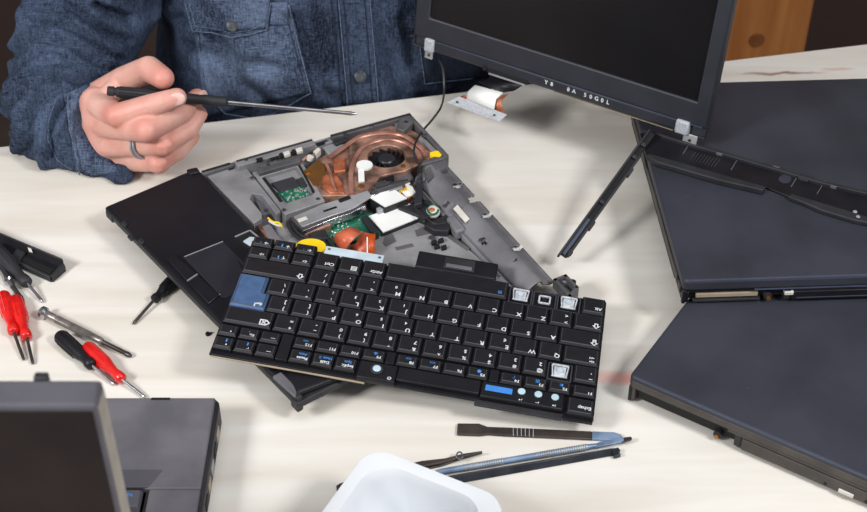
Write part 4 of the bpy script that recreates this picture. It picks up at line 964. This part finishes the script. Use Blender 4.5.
# thin metal tool with dark tip at the left edge
a, c, d = U(-14, 246, .004), U(13, 287, .004), U(24, 303, .0015)
t = thing('hook_tool', 'thin steel tool with dark pointed tip beside the red screwdrivers', 'tool', (a.x, a.y, 0))
MB(t.location).axis(a, c, [(0, .0035), (.78, .0036), (.8, .0044), (.86, .0044), (.88, .003), (1, .0024)], 14).build('grip', 'chrome', t)
MB(t.location).axis(c, d, [(-.1, .0021), (.5, .0021), (.7, .0026), (1, .0008)], 10).build('tip', 'dark_steel', t)
# black plastic tray profile
cp = U(30, 250, 0); t = thing('plastic_tray', 'long black plastic tray with raised back wall at the left edge', 'tray', cp)
def Y(): return MB(cp)
Y().pp([(-30, 224), (63, 263), (51, 276), (-30, 239)], .003, .0003).build('tray_floor', 'black', t, .0004)
Y().prism([U(-30, 221, .013), U(63, 260, .013), U(63, 260, .013) + Vector((-.001, .0022, 0)), U(-30, 221, .013) + Vector((-.001, .0022, 0))], .0003).build('back_wall', 'black_rough', t, .0006)
Y().prism([U(-30, 238, .006), U(51, 275, .006), U(50, 277.5, .006), U(-30, 241, .006)], .0003).build('front_lip', 'black_rough', t, .0006)
Y().prism([U(62, 262.5, .0075), U(65, 264.5, .0075), U(52, 277, .0065), U(50, 275, .0065)], .0003).build('end_wall', 'black_rough', t, .0006)
Y().pp([(17, 248), (26, 252), (18, 262), (9, 258)], .0055, .0025).build('cross_rib', 'black_rough', t, .0006)
Y().pp([(24, 256), (54, 269), (49, 273), (20, 261)], .0036, .0025).build('inlay', 'dark_gap', t, .0004)
q = U(30, 248.5, .010); Y().pp([(27.5, 247), (31, 248.5), (32.5, 252), (29, 251)], .0105, .0095).build('hole', 'ivory', t)
# loose screw on the table
p = U(208, 335, 0); t = thing('screw', 'tiny black screw lying loose on the table near the keyboard corner', 'screw', p)
MB(p).disc(p + Vector((0, 0, .0012)), .0019, .0018, 14, 0, (.5, 0, 1)).build('head', 'dark_gap', t)
MB(p).tube([p + Vector((0, 0, .0010)), p + Vector((.003, .002, .0009))], .0008, 8).build('thread', 'dark_steel', t)
# flat spatula
p = U(540, 432, 0); t = thing('spatula', 'flat blackened pry spatula with ridged grip lying nearest the keyboard', 'spatula', p)
def wide(pts, zt, zb): return MB(p).pp(pts, zt, zb)
wide([(457.5, 423), (479, 423.2), (487, 426.5), (505, 427), (560, 429.5), (592, 431), (592, 439), (560, 437.5), (505, 435), (488, 433.8), (480, 434.8), (457, 434)], .0026, .0006).build('blade', 'brown_steel', t, .0006)
wide([(592, 431), (614, 431.8), (621, 434), (623, 437), (621, 440), (592, 439)], .0026, .0006).build('blue_tip', 'blue_steel', t, .0006)
for k in range(6):
    x = 513 + k * 4; wide([(x, 427.8 + k * .18), (x + .6, 427.8 + k * .18), (x + .6, 435.2 + k * .18), (x, 435.2 + k * .18)], .0028, .0022).build('ridge', 'plate_grey', t)
# tweezers under the cup
p = U(410, 470, 0); t = thing('tweezers', 'black pointed tweezers lying partly under the white cup', 'tweezers', p)
def blade(pts, zt, zb, nm, mt='brown_steel'): return MB(p).pp(pts, zt, zb).build(nm, mt, t, .0005)
blade([(336, 485.5), (340, 483), (400, 465.5), (422, 460.5), (445, 458), (462, 453.5), (482, 450.6), (482.5, 451.8), (462, 456.5), (440, 463), (422, 466), (400, 471), (345, 489), (338, 489)], .0055, .0038, 'arm')
blade([(336, 487), (340, 484.5), (400, 468.5), (422, 464.5), (445, 461.5), (462, 456), (482, 451.6), (482.5, 452.6), (462, 458.5), (440, 466), (422, 469.5), (400, 474), (345, 490.5), (338, 490.5)], .0020, .0004, 'arm', 'dark_steel')
blade([(336, 486), (341, 483.5), (356, 479), (358, 484.5), (344, 489.5), (337, 489.5)], .0048, .0012, 'joint')
m = MB(p); m.tube([U(459.5 + 3 * math.cos(q_) , 455.6 + 3.6 * math.sin(q_), .0058) for q_ in [2 * PI * k / 16 for k in range(17)]], .0007, 6); m.build('sliding_ring', 'chrome', t)
# blue dental style rod
a, c = U(436, 472.5, .0042), U(596, 445.5, .0042)
t = thing('metal_pick', 'blue steel rod pick with flat blade end lying between two dark tools', 'tool', (a.x, a.y, 0)); p = t.location
MB(p).axis(a, c, [(0, .0018), (.05, .0023), (.9, .0023), (.96, .0020), (1, .0016)], 14).build('handle', 'blue_steel', t)
dx = (c - a).normalized(); s_ = dx.cross(Vector((0, 0, 1))).normalized(); u_ = s_.cross(dx)
for lo_, hi_ in ((.17, .42), (.62, .95)):
    m = MB(p); n_k = int((hi_ - lo_) * 70)
    for k in range(n_k):
        q = a.lerp(c, lo_ + (hi_ - lo_) * k / n_k); m.axis(q, q + dx * .001, [(0, .0024), (.5, .0027), (1, .0024)], 10)
    m.build('knurled_grip', 'silver', t)
MB(p).prism([U(593, 444.3, .005), U(600, 441.5, .005), U(618, 438, .005), U(624, 437.3, .005), U(624, 441, .005), U(610, 444.3, .005), U(598, 447, .005)], .0036).build('blade', 'blue_steel', t, .0004)
MB(p).prism([U(621, 437.6, .0049), U(631, 436.3, .0049), U(632.5, 438.5, .0049), U(630, 440.5, .0049), U(621, 442, .0049)], .0037).build('blade_tip', 'brown_steel', t, .0004)
# dark triangular bar
p = U(540, 464, 0); t = thing('pry_bar', 'straight dark metal pry bar with notched end, nearest the viewer', 'tool', p)
m = MB(p); A0, A1, A2 = U(440, 477, .0005), U(452, 485, .0005), U(446, 478, .0065)
B0, B1, B2 = U(612, 448, .0005), U(619, 455, .0005), U(616, 448, .0045)
m.add([A0, A1, A2, B0, B1, B2], [[0, 1, 2], [5, 4, 3], [0, 3, 4, 1], [1, 4, 5, 2], [2, 5, 3, 0]]); m.build('bar', 'rod', t, .0005)
MB(p).prism([U(612, 449, .004), U(618, 447, .004), U(620.5, 450, .004), U(618, 452, .004), U(621, 454, .004), U(614, 456, .004)], .0006).build('notched_end', 'rod', t, .0004)
# ------------------------------------------------------------------ white cup
RIM = .050
r0, r1 = U(371, 447, RIM), U(508, 501, RIM); exc = (r1 - r0).normalized(); eyc = Vector((exc.y, -exc.x, 0)); Wc = (r1 - r0).length
cc_ = r0 + exc * Wc / 2 + eyc * Wc / 2
t = thing('plastic_cup', 'white square plastic cup with rounded corners at the near edge', 'cup', mtx=frame(Vector((cc_.x, cc_.y, 0)), exc, (-exc.y, exc.x, 0)))
def loftr(rings):
    n = len(rings[0]); vs = [p_ for r_ in rings for p_ in r_]
    return MB().add(vs, [[k * n + i, k * n + (i + 1) % n, (k + 1) * n + (i + 1) % n, (k + 1) * n + i] for k in range(len(rings) - 1) for i in range(n)])
def rr(w, r, z): return [(x, y, z) for x, y in rrect(w, w, r, 8)]
prof = [(Wc, .017, RIM - .0045), (Wc + .001, .0175, RIM - .002), (Wc - .001, .0165, RIM), (Wc - .010, .016, RIM + .0006), (Wc - .0165, .0225, RIM + .0002), (Wc - .0185, .024, RIM - .0025), (Wc - .0195, .024, RIM - .007), (Wc - .028, .024, .02), (Wc - .034, .023, .006), (Wc - .038, .022, .0035)]
wall = loftr([rr(*q_) for q_ in prof])
k0 = len(wall.v) - 36; wall.f.append(list(range(k0, len(wall.v)))[::1]); wall.mi.append(0)
o = wall.build('cup_body', 'cup', t, ang=28); sd = o.modifiers.new('s', 'SOLIDIFY'); sd.thickness = .0011; sd.offset = 1
m = MB()
for k in range(5):
    y = -.012 + k * .006; m.bar((-.018, y, .0042), (.018, y, .0042), .0012, .0012)
m.build('embossed_lines', 'cup', t, .0004)
# ------------------------------------------------------------------ person
def remesh(mb, voxel, smooth=6, name='tmp'):
    me = bpy.data.meshes.new(name); me.from_pydata([tuple(v) for v in mb.v], [], mb.f)
    bm = bmesh.new(); bm.from_mesh(me); bmesh.ops.recalc_face_normals(bm, faces=bm.faces); bm.to_mesh(me); bm.free()
    o = bpy.data.objects.new(name, me); C.objects.link(o)
    r = o.modifiers.new('r', 'REMESH'); r.mode = 'VOXEL'; r.voxel_size = voxel
    s = o.modifiers.new('s', 'SMOOTH'); s.factor = .5; s.iterations = smooth
    dg = bpy.context.evaluated_depsgraph_get(); ev = o.evaluated_get(dg)
    me2 = bpy.data.meshes.new_from_object(ev); bpy.data.objects.remove(o)
    vs = [v.co.copy() for v in me2.vertices]; fs = [list(p.vertices) for p in me2.polygons]
    return vs, fs
def capsule(mb, a, b, ra, rb, n=14):
    a, b = Vector(a), Vector(b); d = (b - a); L_ = d.length
    prof = []
    for k in range(5):
        th = PI / 2 * k / 4; prof.append((-ra * math.cos(th) / L_, max(ra * math.sin(th), ra * .05)))
    for k in range(5):
        th = PI / 2 * k / 4; prof.append((1 + rb * math.sin(th) / L_, max(rb * math.cos(th), rb * .05)))
    return mb.axis(a, b, prof, n)
def chain(mb, pts, rads):
    for i in range(len(pts) - 1): capsule(mb, pts[i], pts[i + 1], rads[i], rads[i + 1])
ROT = math.radians(12)
TC = Vector((-.098, 1.315, 0))
def tor(x, y, z): # torso frame: x to the picture's right, y away from the table
    return Vector((TC.x + x * math.cos(ROT) - y * math.sin(ROT), TC.y + x * math.sin(ROT) + y * math.cos(ROT), z))
SEAT = -.29
def hand(mb, W, joints):
    for pts, rads in joints: chain(mb, pts, rads)
# right hand: joints unprojected at their depths (x, y pixel and distance from the camera wall)
def J(px, py, y): return V(px, py, y)
wr = J(83, 117, 1.105)
I = [J(95, 102, 1.055), J(117, 115.5, 1.018), J(152, 105, 1.016), J(177, 97.5, 1.020)]
Mi = [J(98, 124, 1.048), J(147, 130, 1.002), J(181, 113.5, 1.032), J(197, 97, 1.057)]
Ri = [J(106, 145, 1.042), J(164, 144, 1.008), J(189, 130, 1.030), J(200, 114, 1.045)]
Pi_ = [J(116, 159, 1.042), J(159, 162, 1.012), J(180, 151, 1.032), J(193, 137, 1.046)]
Th = [J(98, 97, 1.080), J(124, 80, 1.070), J(149, 69, 1.056), J(163, 78, 1.038)]
EL_R = V(56, 104, 1.125)
hm = MB()
chain(hm, I, [.0125, .0108, .0100, .0086]); chain(hm, Mi, [.0125, .0112, .0095, .0080]); chain(hm, Ri, [.0125, .0100, .0086, .0070]); chain(hm, Pi_, [.0118, .0090, .0076, .0062])
chain(hm, Th, [.0145, .0125, .0118, .0102])
# palm: metacarpals and web filling
for F_, r_ in ((I, .0132), (Mi, .0132), (Ri, .0128), (Pi_, .0118)): capsule(hm, wr, F_[0], .017, r_)
capsule(hm, wr, Th[0], .017, .0145); capsule(hm, Th[0], I[0], .0135, .0125); capsule(hm, Th[1], I[0].lerp(I[1], .2), .009, .010)
capsule(hm, I[0], Mi[0], .0138, .0138); capsule(hm, Mi[0], Ri[0], .0138, .013); capsule(hm, Ri[0], Pi_[0], .0128, .012)
capsule(hm, wr.lerp(Pi_[0], .4), Pi_[0].lerp(Ri[0], .3) + Vector((0, .012, 0)), .016, .012)
capsule(hm, wr, wr.lerp(EL_R, .6), .019, .024)
for F_ in (I, Mi, Ri, Pi_):   # knuckle pads
    hm.ell(F_[1], (.0112, .0112, .0112), 10)
hv, hf = remesh(hm, .0014, 4)
# creases: shallow noise on the skin
hb = MB(); hb.v = hv; hb.f = hf; hb.mi = [0] * len(hf)
# rest of the body, one rough continuous figure under the clothes
bm_ = MB()
def bcap(a, b, ra, rb): capsule(bm_, a, b, ra, rb)
shR, shL = tor(-.185, .02, .265), tor(.185, .02, .265)
elR, elL = EL_R, Vector((.135, 1.175, .058))
bcap(tor(0, .03, -.24), tor(0, .02, -.05), .125, .115); bcap(tor(0, .02, -.05), tor(0, .02, .19), .115, .12)
bcap(tor(-.07, .02, .19), tor(.07, .02, .19), .11, .11); bcap(tor(0, .02, .22), shR, .07, .055); bcap(tor(0, .02, .22), shL, .07, .055)
bcap(shR, V(72, 30, 1.2), .045, .036); bcap(V(72, 30, 1.2), elR, .036, .028); bcap(elR, wr, .026, .017)
wrL = Vector((.205, 1.150, .185))
bcap(shL, elL, .048, .040); bcap(elL, wrL, .040, .026)
bcap(tor(0, .02, .27), tor(0, -.01, .37), .06, .056)
hd = tor(0, -.035, .47)
bm_.ell(hd, (.078, .095, .115), 20); bm_.ell(hd + Vector((.01, -.035, -.05)), (.058, .062, .068), 16)
bcap(hd + Vector((.018, -.088, .005)), hd + Vector((.022, -.112, -.025)), .010, .014)
for s in (-1, 1):
    bm_.ell(hd + Vector((s * .08, .005, -.005)), (.012, .02, .032), 10)
    bm_.ell(hd + Vector((.012 + s * .032, -.085, .012)), (.02, .012, .009), 10)
bcap(hd + Vector((-.008, -.090, -.062)), hd + Vector((.034, -.086, -.062)), .008, .008)
for s in (-1, 1):
    hp, kn_ = tor(s * .09, .02, SEAT + .03), tor(s * .12, -.40, SEAT + .02)
    bcap(hp, kn_, .085, .06); an_ = tor(s * .13, -.38, FLOOR + .06); bcap(kn_, an_, .055, .04); bcap(an_ + Vector((0, 0, -.02)), tor(s * .14, -.52, FLOOR + .04), .040, .035)
bv, bf = remesh(bm_, .008, 6)
# left hand behind the screen, fingers spread on its back
lh = MB(); back = smx.to_3x3() @ Vector((0, 0, -1))
def SB(px_, py_, off): return smx @ Vector((px_, py_, -.011 - off))
p0_ = wrL
for k, (lx, lyy, ln) in enumerate(((.205, .12, .07), (.19, .135, .078), (.175, .14, .072), (.16, .135, .058))):
    kn0 = SB(lx + .02, lyy, .030); kn1 = SB(lx - .01, lyy + .02, .022); kn2 = SB(lx - .03, lyy + .03, .014); kn3 = SB(lx - .045, lyy + .035, .0085)
    chain(lh, [kn0, kn1, kn2, kn3], [.0115, .0098, .0085, .0075]); capsule(lh, p0_, kn0, .022, .013)
chain(lh, [p0_.lerp(SB(.2, .1, .03), .4), SB(.21, .085, .026), SB(.185, .075, .016), SB(.165, .078, .009)], [.015, .012, .010, .0085])
lv, lf = remesh(lh, .0025, 5)
pO_ = tor(0, 0, FLOOR)
pe = thing('person', 'seated person in a blue denim shirt holding a black screwdriver over the chassis', 'person', pO_)
allm = MB(pO_)
allm.add(bv, bf, 0); allm.add(hv, hf, 0); allm.add(lv, lf, 0)
# trousers below the waist on the same continuous skin mesh
for i, f in enumerate(bf):
    if sum(bv[k].z for k in f) / len(f) < SEAT + .12: allm.mi[i] = 1
body_o = allm.build('body', ['skin', 'trouser'], pe, ang=180)
fa = body_o.data.attributes.new('flush', 'FLOAT', 'POINT')
spots = [(F_[1], .016, .8) for F_ in (I, Mi, Ri, Pi_)] + [(F_[0], .018, .45) for F_ in (I, Mi, Ri, Pi_)] + [(F_[3], .013, .5) for F_ in (I, Mi, Ri, Pi_)] + [(Th[3], .020, .75)] + [(F_[2], .011, .35) for F_ in (I, Mi, Ri)]
vals = []
for v in body_o.data.vertices:
    p = v.co + pO_; x = 0
    for c_, r_, a_ in spots:
        q_ = (p - c_).length / r_
        if q_ < 1.6: x = max(x, a_ * math.exp(-q_ * q_ * 1.2))
    vals.append(x)
fa.data.foreach_set('value', vals)
hr = MB(pO_); hr.ell(hd + Vector((0, .012, .022)), (.084, .098, .108), 20)
hvv, hff = remesh(hr, .008, 2); hr2 = MB(pO_); hr2.add([v for v in hvv], [f for f in hff if sum(hvv[k].z for k in f) / len(f) > hd.z + .03 or sum(hvv[k].y for k in f) / len(f) > hd.y + .01]); hr2.build('hair', 'hair', pe, ang=180)
st = thing('stool', 'plain wooden stool under the seated person, hidden behind the table', 'stool', tor(0, .03, FLOOR))
MB(st.location).disc(tor(0, .03, SEAT - .096), .17, .03, 36).build('seat', 'orange_wood', st, .004)
for k in range(4):
    a_ = PI / 4 + k * PI / 2; MB(st.location).tube([tor(.12 * math.cos(a_), .03 + .12 * math.sin(a_), SEAT - .112), tor(.15 * math.cos(a_), .03 + .15 * math.sin(a_), FLOOR)], .016, 10).build('leg', 'orange_wood', st)
# shirt: torso, two sleeves
sm = MB()
def ringt(z, ax, ay, cy, n=28): return [tor(ax * math.cos(2 * PI * k / n), cy + ay * math.copysign(abs(math.sin(2 * PI * k / n)) ** .8, math.sin(2 * PI * k / n)), z) for k in range(n)]
lev = [(-.22, .17, .135, .02), (-.12, .185, .145, .02), (-.05, .20, .150, .0), (.0, .190, .155, -.012), (.06, .186, .152, -.008), (.12, .188, .145, .0), (.2, .195, .135, .01), (.25, .17, .11, .02), (.285, .10, .085, .02), (.31, .072, .075, .015)]
rg = [ringt(z, a_, b_, c_) for z, a_, b_, c_ in lev]; n = 28
vs = [p_ for r_ in rg for p_ in r_]
sm.add(vs, [[k * n + i, k * n + (i + 1) % n, (k + 1) * n + (i + 1) % n, (k + 1) * n + i] for k in range(len(rg) - 1) for i in range(n)] + [list(range(n))[::-1], [(len(rg) - 1) * n + i for i in range(n)]])
capsule(sm, tor(-.10, .03, .20), shR, .10, .075); capsule(sm, shR, V(92, 5, 1.215), .075, .064)
capsule(sm, V(92, 5, 1.215), V(70, 55, 1.17), .064, .057); capsule(sm, V(70, 55, 1.17), V(60, 104, 1.105), .057, .050)
capsule(sm, V(60, 104, 1.105), V(62, 118, 1.082), .050, .048); capsule(sm, V(62, 118, 1.082), V(79, 130, 1.075), .048, .038)
capsule(sm, V(58, 135, 1.062), V(80, 152, 1.050), .034, .027); capsule(sm, V(80, 150, 1.050), V(92, 164, 1.036), .026, .016); capsule(sm, V(92, 164, 1.036), V(124, 177, 1.018), .013, .0065)
capsule(sm, tor(.10, .03, .20), shL, .09, .07); capsule(sm, shL, Vector((.13, 1.20, .075)), .070, .058); capsule(sm, Vector((.13, 1.185, .062)), wrL + Vector((.005, .004, -.03)), .054, .038)
shv, shf = remesh(sm, .0034, 8)
bmn = bmesh.new(); vv = [bmn.verts.new(v) for v in shv]
for f in shf: bmn.faces.new([vv[k] for k in f])
bmn.normal_update()
def ridge(p, s): return 1 - abs(noise.noise(p * s)) * 2
armax = (wr - EL_R).normalized()
CREASES = [[(5, 58), (22, 48), (44, 41), (68, 45), (97, 62), (114, 74)], [(66, 4), (100, 28), (132, 42), (160, 50)], [(40, 92), (58, 80), (82, 78), (104, 82)], [(30, 22), (60, 26), (88, 42), (120, 62)], [(12, 92), (30, 74), (52, 66)],
    [(26, 150), (30, 120), (44, 98), (60, 90)], [(50, 158), (50, 134), (58, 112), (70, 98)], [(96, 4), (128, 18), (150, 30)], [(8, 128), (16, 106), (30, 92)]]
CW = (3.4, .0075, .0040)
TCR = [[(190, 46), (220, 58), (250, 84), (268, 104)], [(292, 20), (306, 50), (318, 78), (334, 96)], [(178, 20), (184, 60), (200, 100)], [(384, 4), (388, 50), (398, 96)], [(214, 40), (240, 60), (280, 66)], [(318, 4), (322, 40), (334, 70)], [(402, 20), (412, 60)]]
for v in bmn.verts:
    p = v.co.copy(); nrm = v.normal
    if proj(p)[0] < 132 and p.x < TC.x - .13:       # right sleeve: folds around the elbow, running across the arm
        X, Y = proj(p)
        # long folds: diagonal across the upper arm, rings around the elbow and forearm
        q = Vector((p.x * .9 + p.z * .6, p.y * .9, (p.z * .85 + p.x * .45) * 2.6))
        d = .0060 * (max(0, ridge(q + Vector((3, 1, 5)), 8)) ** 1.6) + .004 * noise.noise(p * 20) + .0012 * noise.noise(p * 70)
        d += .0055 * max(0, ridge(Vector((p.dot(armax) * 2.6, p.z * .7, p.y * .6)) + Vector((7, 2, 1)), 11)) ** 2
        d -= .004
        def creased(line, w_, dep, bul):
            best = 1e9; sd_ = 0
            for i_ in range(len(line) - 1):
                ax, ay = line[i_]; bx, by = line[i_ + 1]; ex_, ey_ = bx - ax, by - ay
                t_ = max(0, min(1, ((X - ax) * ex_ + (Y - ay) * ey_) / (ex_ * ex_ + ey_ * ey_))); dx_, dy_ = X - ax - ex_ * t_, Y - ay - ey_ * t_
                q_ = math.hypot(dx_, dy_)
                if q_ < best: best = q_; sd_ = 1 if dx_ * ey_ - dy_ * ex_ > 0 else .45
            return -dep * math.exp(-(best / w_) ** 2) + bul * sd_ * math.exp(-((best - w_ * 2.1) / (w_ * 1.3)) ** 2)
        for ln in CREASES: d += creased(ln, *CW)
    else:
        q = Vector((p.x * 2.2 + p.z * .9, p.y * .4, p.z * .8 - p.x * .6))
        d = .0075 * max(0, ridge(q + Vector((1, 4, 2)), 7)) ** 1.5 + .0030 * noise.noise(p * 20) + .0012 * noise.noise(p * 65) - .0035
        if nrm.y < .2:
            X, Y = proj(p)
            def creased2(line, w_, dep):
                best = 1e9
                for i_ in range(len(line) - 1):
                    ax, ay = line[i_]; bx, by = line[i_ + 1]; ex_, ey_ = bx - ax, by - ay
                    t_ = max(0, min(1, ((X - ax) * ex_ + (Y - ay) * ey_) / (ex_ * ex_ + ey_ * ey_))); best = min(best, math.hypot(X - ax - ex_ * t_, Y - ay - ey_ * t_))
                return -dep * math.exp(-(best / w_) ** 2) + dep * .5 * math.exp(-((best - w_ * 2.2) / (w_ * 1.4)) ** 2)
            for ln in TCR: d += creased2(ln, 6, .006)
    v.co = p + nrm * d
    v.co.z = max(v.co.z, .0015) if (v.co.y < (e0 + dr * (v.co.x - e0.x)).y and v.co.z > -.03) else v.co.z
bvh = BVHTree.FromBMesh(bmn)
shm = MB(pO_); shm.add([v.co.copy() for v in bmn.verts], [[x.index for x in f.verts] for f in bmn.faces] if False else shf, 0)
shirt = shm.build('shirt', 'denim', pe, ang=180)
def hit(px, py, off=0.0):
    d = ray(px, py).normalized(); r_ = bvh.ray_cast(CAM, d)
    if r_[0] is None: return None
    nn_ = r_[1]
    if nn_.dot(d) > 0: nn_ = -nn_
    return r_[0] + nn_ * off
def patch(px, nu, nv, off, name, mt, parent, th=.0012, label=None):
    """cloth panel draped on the shirt: bilinear quad of pixel corners (tl, tr, br, bl)"""
    tl, tr_, br, bl = px; pts = []; 
    for j in range(nv + 1):
        for i in range(nu + 1):
            a_, b_ = i / nu, j / nv
            x = (tl[0] * (1 - a_) + tr_[0] * a_) * (1 - b_) + (bl[0] * (1 - a_) + br[0] * a_) * b_
            y = (tl[1] * (1 - a_) + tr_[1] * a_) * (1 - b_) + (bl[1] * (1 - a_) + br[1] * a_) * b_
            pts.append(hit(x, y, off))
    m_ = MB(pO_); fs = []
    for j in range(nv):
        for i in range(nu):
            k = [j * (nu + 1) + i, j * (nu + 1) + i + 1, (j + 1) * (nu + 1) + i + 1, (j + 1) * (nu + 1) + i]
            if all(pts[q_] is not None for q_ in k) and max((pts[k[0]] - pts[q_]).length for q_ in k) < .05: fs.append(k)
    m_.add([p_ if p_ is not None else Vector((0, 0, 0)) for p_ in pts], fs)
    used = sorted({q_ for f in m_.f for q_ in f}); mp_ = {q_: i for i, q_ in enumerate(used)}
    m_.v = [m_.v[q_] for q_ in used]; m_.f = [[mp_[q_] for q_ in f] for f in m_.f]
    if not m_.f: return None
    o_ = m_.build(name, mt, parent, ang=180, label=label); s_ = o_.modifiers.new('s', 'SOLIDIFY'); s_.thickness = th; s_.offset = 1
    return o_
def seam(pts, name, parent, r_=.0007, off=.0012, mt='thread', step=3):
    out = []
    for i in range(len(pts) - 1):
        n_ = max(2, int(math.dist(pts[i], pts[i + 1]) / step))
        for k in range(n_ + (i == len(pts) - 2)):
            h_ = hit(pts[i][0] + (pts[i + 1][0] - pts[i][0]) * k / n_, pts[i][1] + (pts[i + 1][1] - pts[i][1]) * k / n_, off)
            if h_ is not None: out.append(h_)
    if len(out) > 1: return MB(pO_).tube(out, r_ * .72, 5).build(name, mt, parent, ang=180)
pk = patch([(194, 22), (290, 4), (311, 92), (207, 116)], 26, 26, .0006, 'pocket', 'denim_worn', shirt)
fp = patch([(186, -6), (272, -16), (268, 27), (196, 32)], 22, 14, .0026, 'pocket_flap', 'denim_worn', shirt, .0016)
tabp = patch([(272, 2), (288, 2), (288, 24), (270, 25)], 8, 8, .0016, 'flap_tab', 'denim_worn', shirt)
seam([(188, 0), (196, 30), (214, 31), (234, 36), (252, 33), (268, 28), (272, 2)], 'stitching', fp or shirt, .0008, .0046)
seam([(192, 2), (199, 25), (216, 27), (234, 31.5), (250, 29), (264, 24)], 'stitching', fp or shirt, .0005, .0046)
seam([(289, 6), (311, 92), (262, 118)], 'stitching', pk or shirt, .0009, .0026)
seam([(285, 8), (306, 90), (262, 113)], 'stitching', pk or shirt, .0005, .0024, 'stitch_dark')
seam([(200, 36), (207, 92), (226, 112), (262, 118)], 'stitching', pk or shirt, .0009, .0026)
seam([(270, 8), (286, 12), (287, 24)], 'stitching', tabp or shirt, .0006, .0036)
pl = patch([(337, -8), (370, -8), (379, 106), (347, 110)], 12, 40, .0012, 'button_placket', 'denim', shirt, .0016)
for a_, c_, mt in (((338, -4), (348, 108), 'thread'), ((343, -4), (353, 108), 'stitch_dark'), ((364, -4), (372, 106), 'stitch_dark'), ((369, -4), (378, 105), 'thread')):
    seam([a_, c_], 'stitching', pl or shirt, .0007, .0032, mt)
seam([(331, -4), (342, 108)], 'stitching', shirt, .0009, .0012, 'stitch_dark')
for q_ in ((234.5, 24.5), (360, 74.5)):
    c_ = hit(*q_, .004); 
    if c_ is None: continue
    nb_ = (CAM - c_).normalized(); nb_ = (nb_ + Vector((0, -.15, .12))).normalized(); c_ = c_ + nb_ * .0012
    b_o = MB(pO_).disc(c_, .0058, .0022, 24, 0, nb_).build('button', 'button', shirt, .0006)
    m_ = MB(pO_); m_.tube([c_ + nb_ * .0014 + (nb_.cross(Vector((1, 0, 0))).normalized() * math.sin(2 * PI * k / 18) + Vector((1, 0, 0)) * math.cos(2 * PI * k / 18)) * .0042 for k in range(19)], .0005, 5); m_.build('button_rim', 'button', b_o)
pk2 = patch([(419, 46), (500, 30), (500, 76), (424, 83)], 16, 10, .0008, 'pocket', 'denim_dark', shirt)
seam([(419, 46), (424, 83), (472, 77)], 'stitching', pk2 or shirt, .0008, .0026)
# sleeve seams and cuff
seam([(56, 100), (49, 120), (48, 140), (58, 160), (76, 172)], 'stitching', shirt, .0006, .0008)
cuff = patch([(64, 96), (88, 84), (118, 172), (78, 178)], 10, 26, .0014, 'cuff', 'denim_worn', shirt, .002)
seam([(67, 98), (69, 130), (82, 172)], 'stitching', cuff or shirt, .0007, .0042)
# finger ring and nails
rg0 = Ri[0].lerp(Ri[1], .63); rd = (Ri[1] - Ri[0]).normalized(); xx_ = rd.cross(Vector((0, 0, 1))).normalized(); yy_ = xx_.cross(rd)
for off in (-.0018, .0018):
    m_ = MB(pO_); m_.tube([rg0 + rd * off + (xx_ * math.cos(2 * PI * k / 28) + yy_ * math.sin(2 * PI * k / 28)) * .0122 for k in range(29)], .0013, 8); m_.build('ring', 'silver', pe)
def nail(tip, dip, towards, r_):
    ax = (tip - dip).normalized(); nz = (towards - ax * towards.dot(ax)).normalized(); sx = ax.cross(nz)
    mx = Matrix((sx, ax, nz)).transposed()
    MB(pO_).ell(tip + ax * .0005 + nz * (r_ * .86), (r_ * .72, r_ * .95, .0014), 14, 0, mx).build('fingernail', 'nail', pe)
cv = (CAM - I[3]).normalized()
nail(I[3], I[2], cv + Vector((.25, 0, -.15)), .0078); nail(Mi[3], Mi[2], cv + Vector((.9, 0, -.1)), .0074)
# held screwdriver
sa, sb_, sc_ = V(107, 90.8, 1.030), V(228, 102.3, 1.040), V(357, 114, 1.045)
t = thing('screwdriver', 'black screwdriver with long thin shaft held in the right hand', 'screwdriver', sa)
MB(sa).axis(sa, sb_, [(0, .0034), (.01, .0043), (.055, .0044), (.06, .0036), (.075, .0036), (.08, .0046), (.3, .0050), (.6, .0050), (.78, .0044), (.80, .0050), (.98, .0046), (1, .003)], 18).build('handle', 'black_rough', t)
dx = (sb_ - sa).normalized(); s_ = dx.cross(Vector((0, 0, 1))).normalized(); u_ = s_.cross(dx); m_ = MB(sa)
for k in range(12):
    an = 2 * PI * k / 12; off = (s_ * math.cos(an) + u_ * math.sin(an)) * .0049; m_.tube([sa.lerp(sb_, .1) + off * .95, sa.lerp(sb_, .3) + off * 1.0, sa.lerp(sb_, .6) + off * 1.0], .0005, 5)
m_.build('grip_ribs', 'black', t)
MB(sa).axis(sb_, sc_, [(-.02, .0019), (.9, .0017), (.95, .0019), (1, .0006)], 12).build('shaft', 'chrome', t)
# ------------------------------------------------------------------ light
w = bpy.data.worlds.new('world'); sc.world = w; w.use_nodes = True
w.node_tree.nodes['Background'].inputs['Color'].default_value = (.95, .97, 1.0, 1); w.node_tree.nodes['Background'].inputs['Strength'].default_value = .30
def area(name, loc, target, size, power, col=(1, 1, 1), sy=None):
    l = bpy.data.lights.new(name, 'AREA'); l.energy = power; l.size = size; l.color = col
    if sy: l.shape = 'RECTANGLE'; l.size_y = sy
    o_ = bpy.data.objects.new(name, l); C.objects.link(o_); o_.location = loc
    o_.rotation_euler = (Vector(target) - Vector(loc)).to_track_quat('-Z', 'Y').to_euler(); return o_
area('softbox_left', (-1.2, .0, 1.1), (-.05, .75, 0), .38, 23, (1, .995, .985))
area('softbox_right', (1.1, .05, 1.4), (0, .75, 0), .34, 21, (1, .995, .985))
area('ceiling_light', (0, .35, 2.2), (0, .6, 0), 1.5, 10)
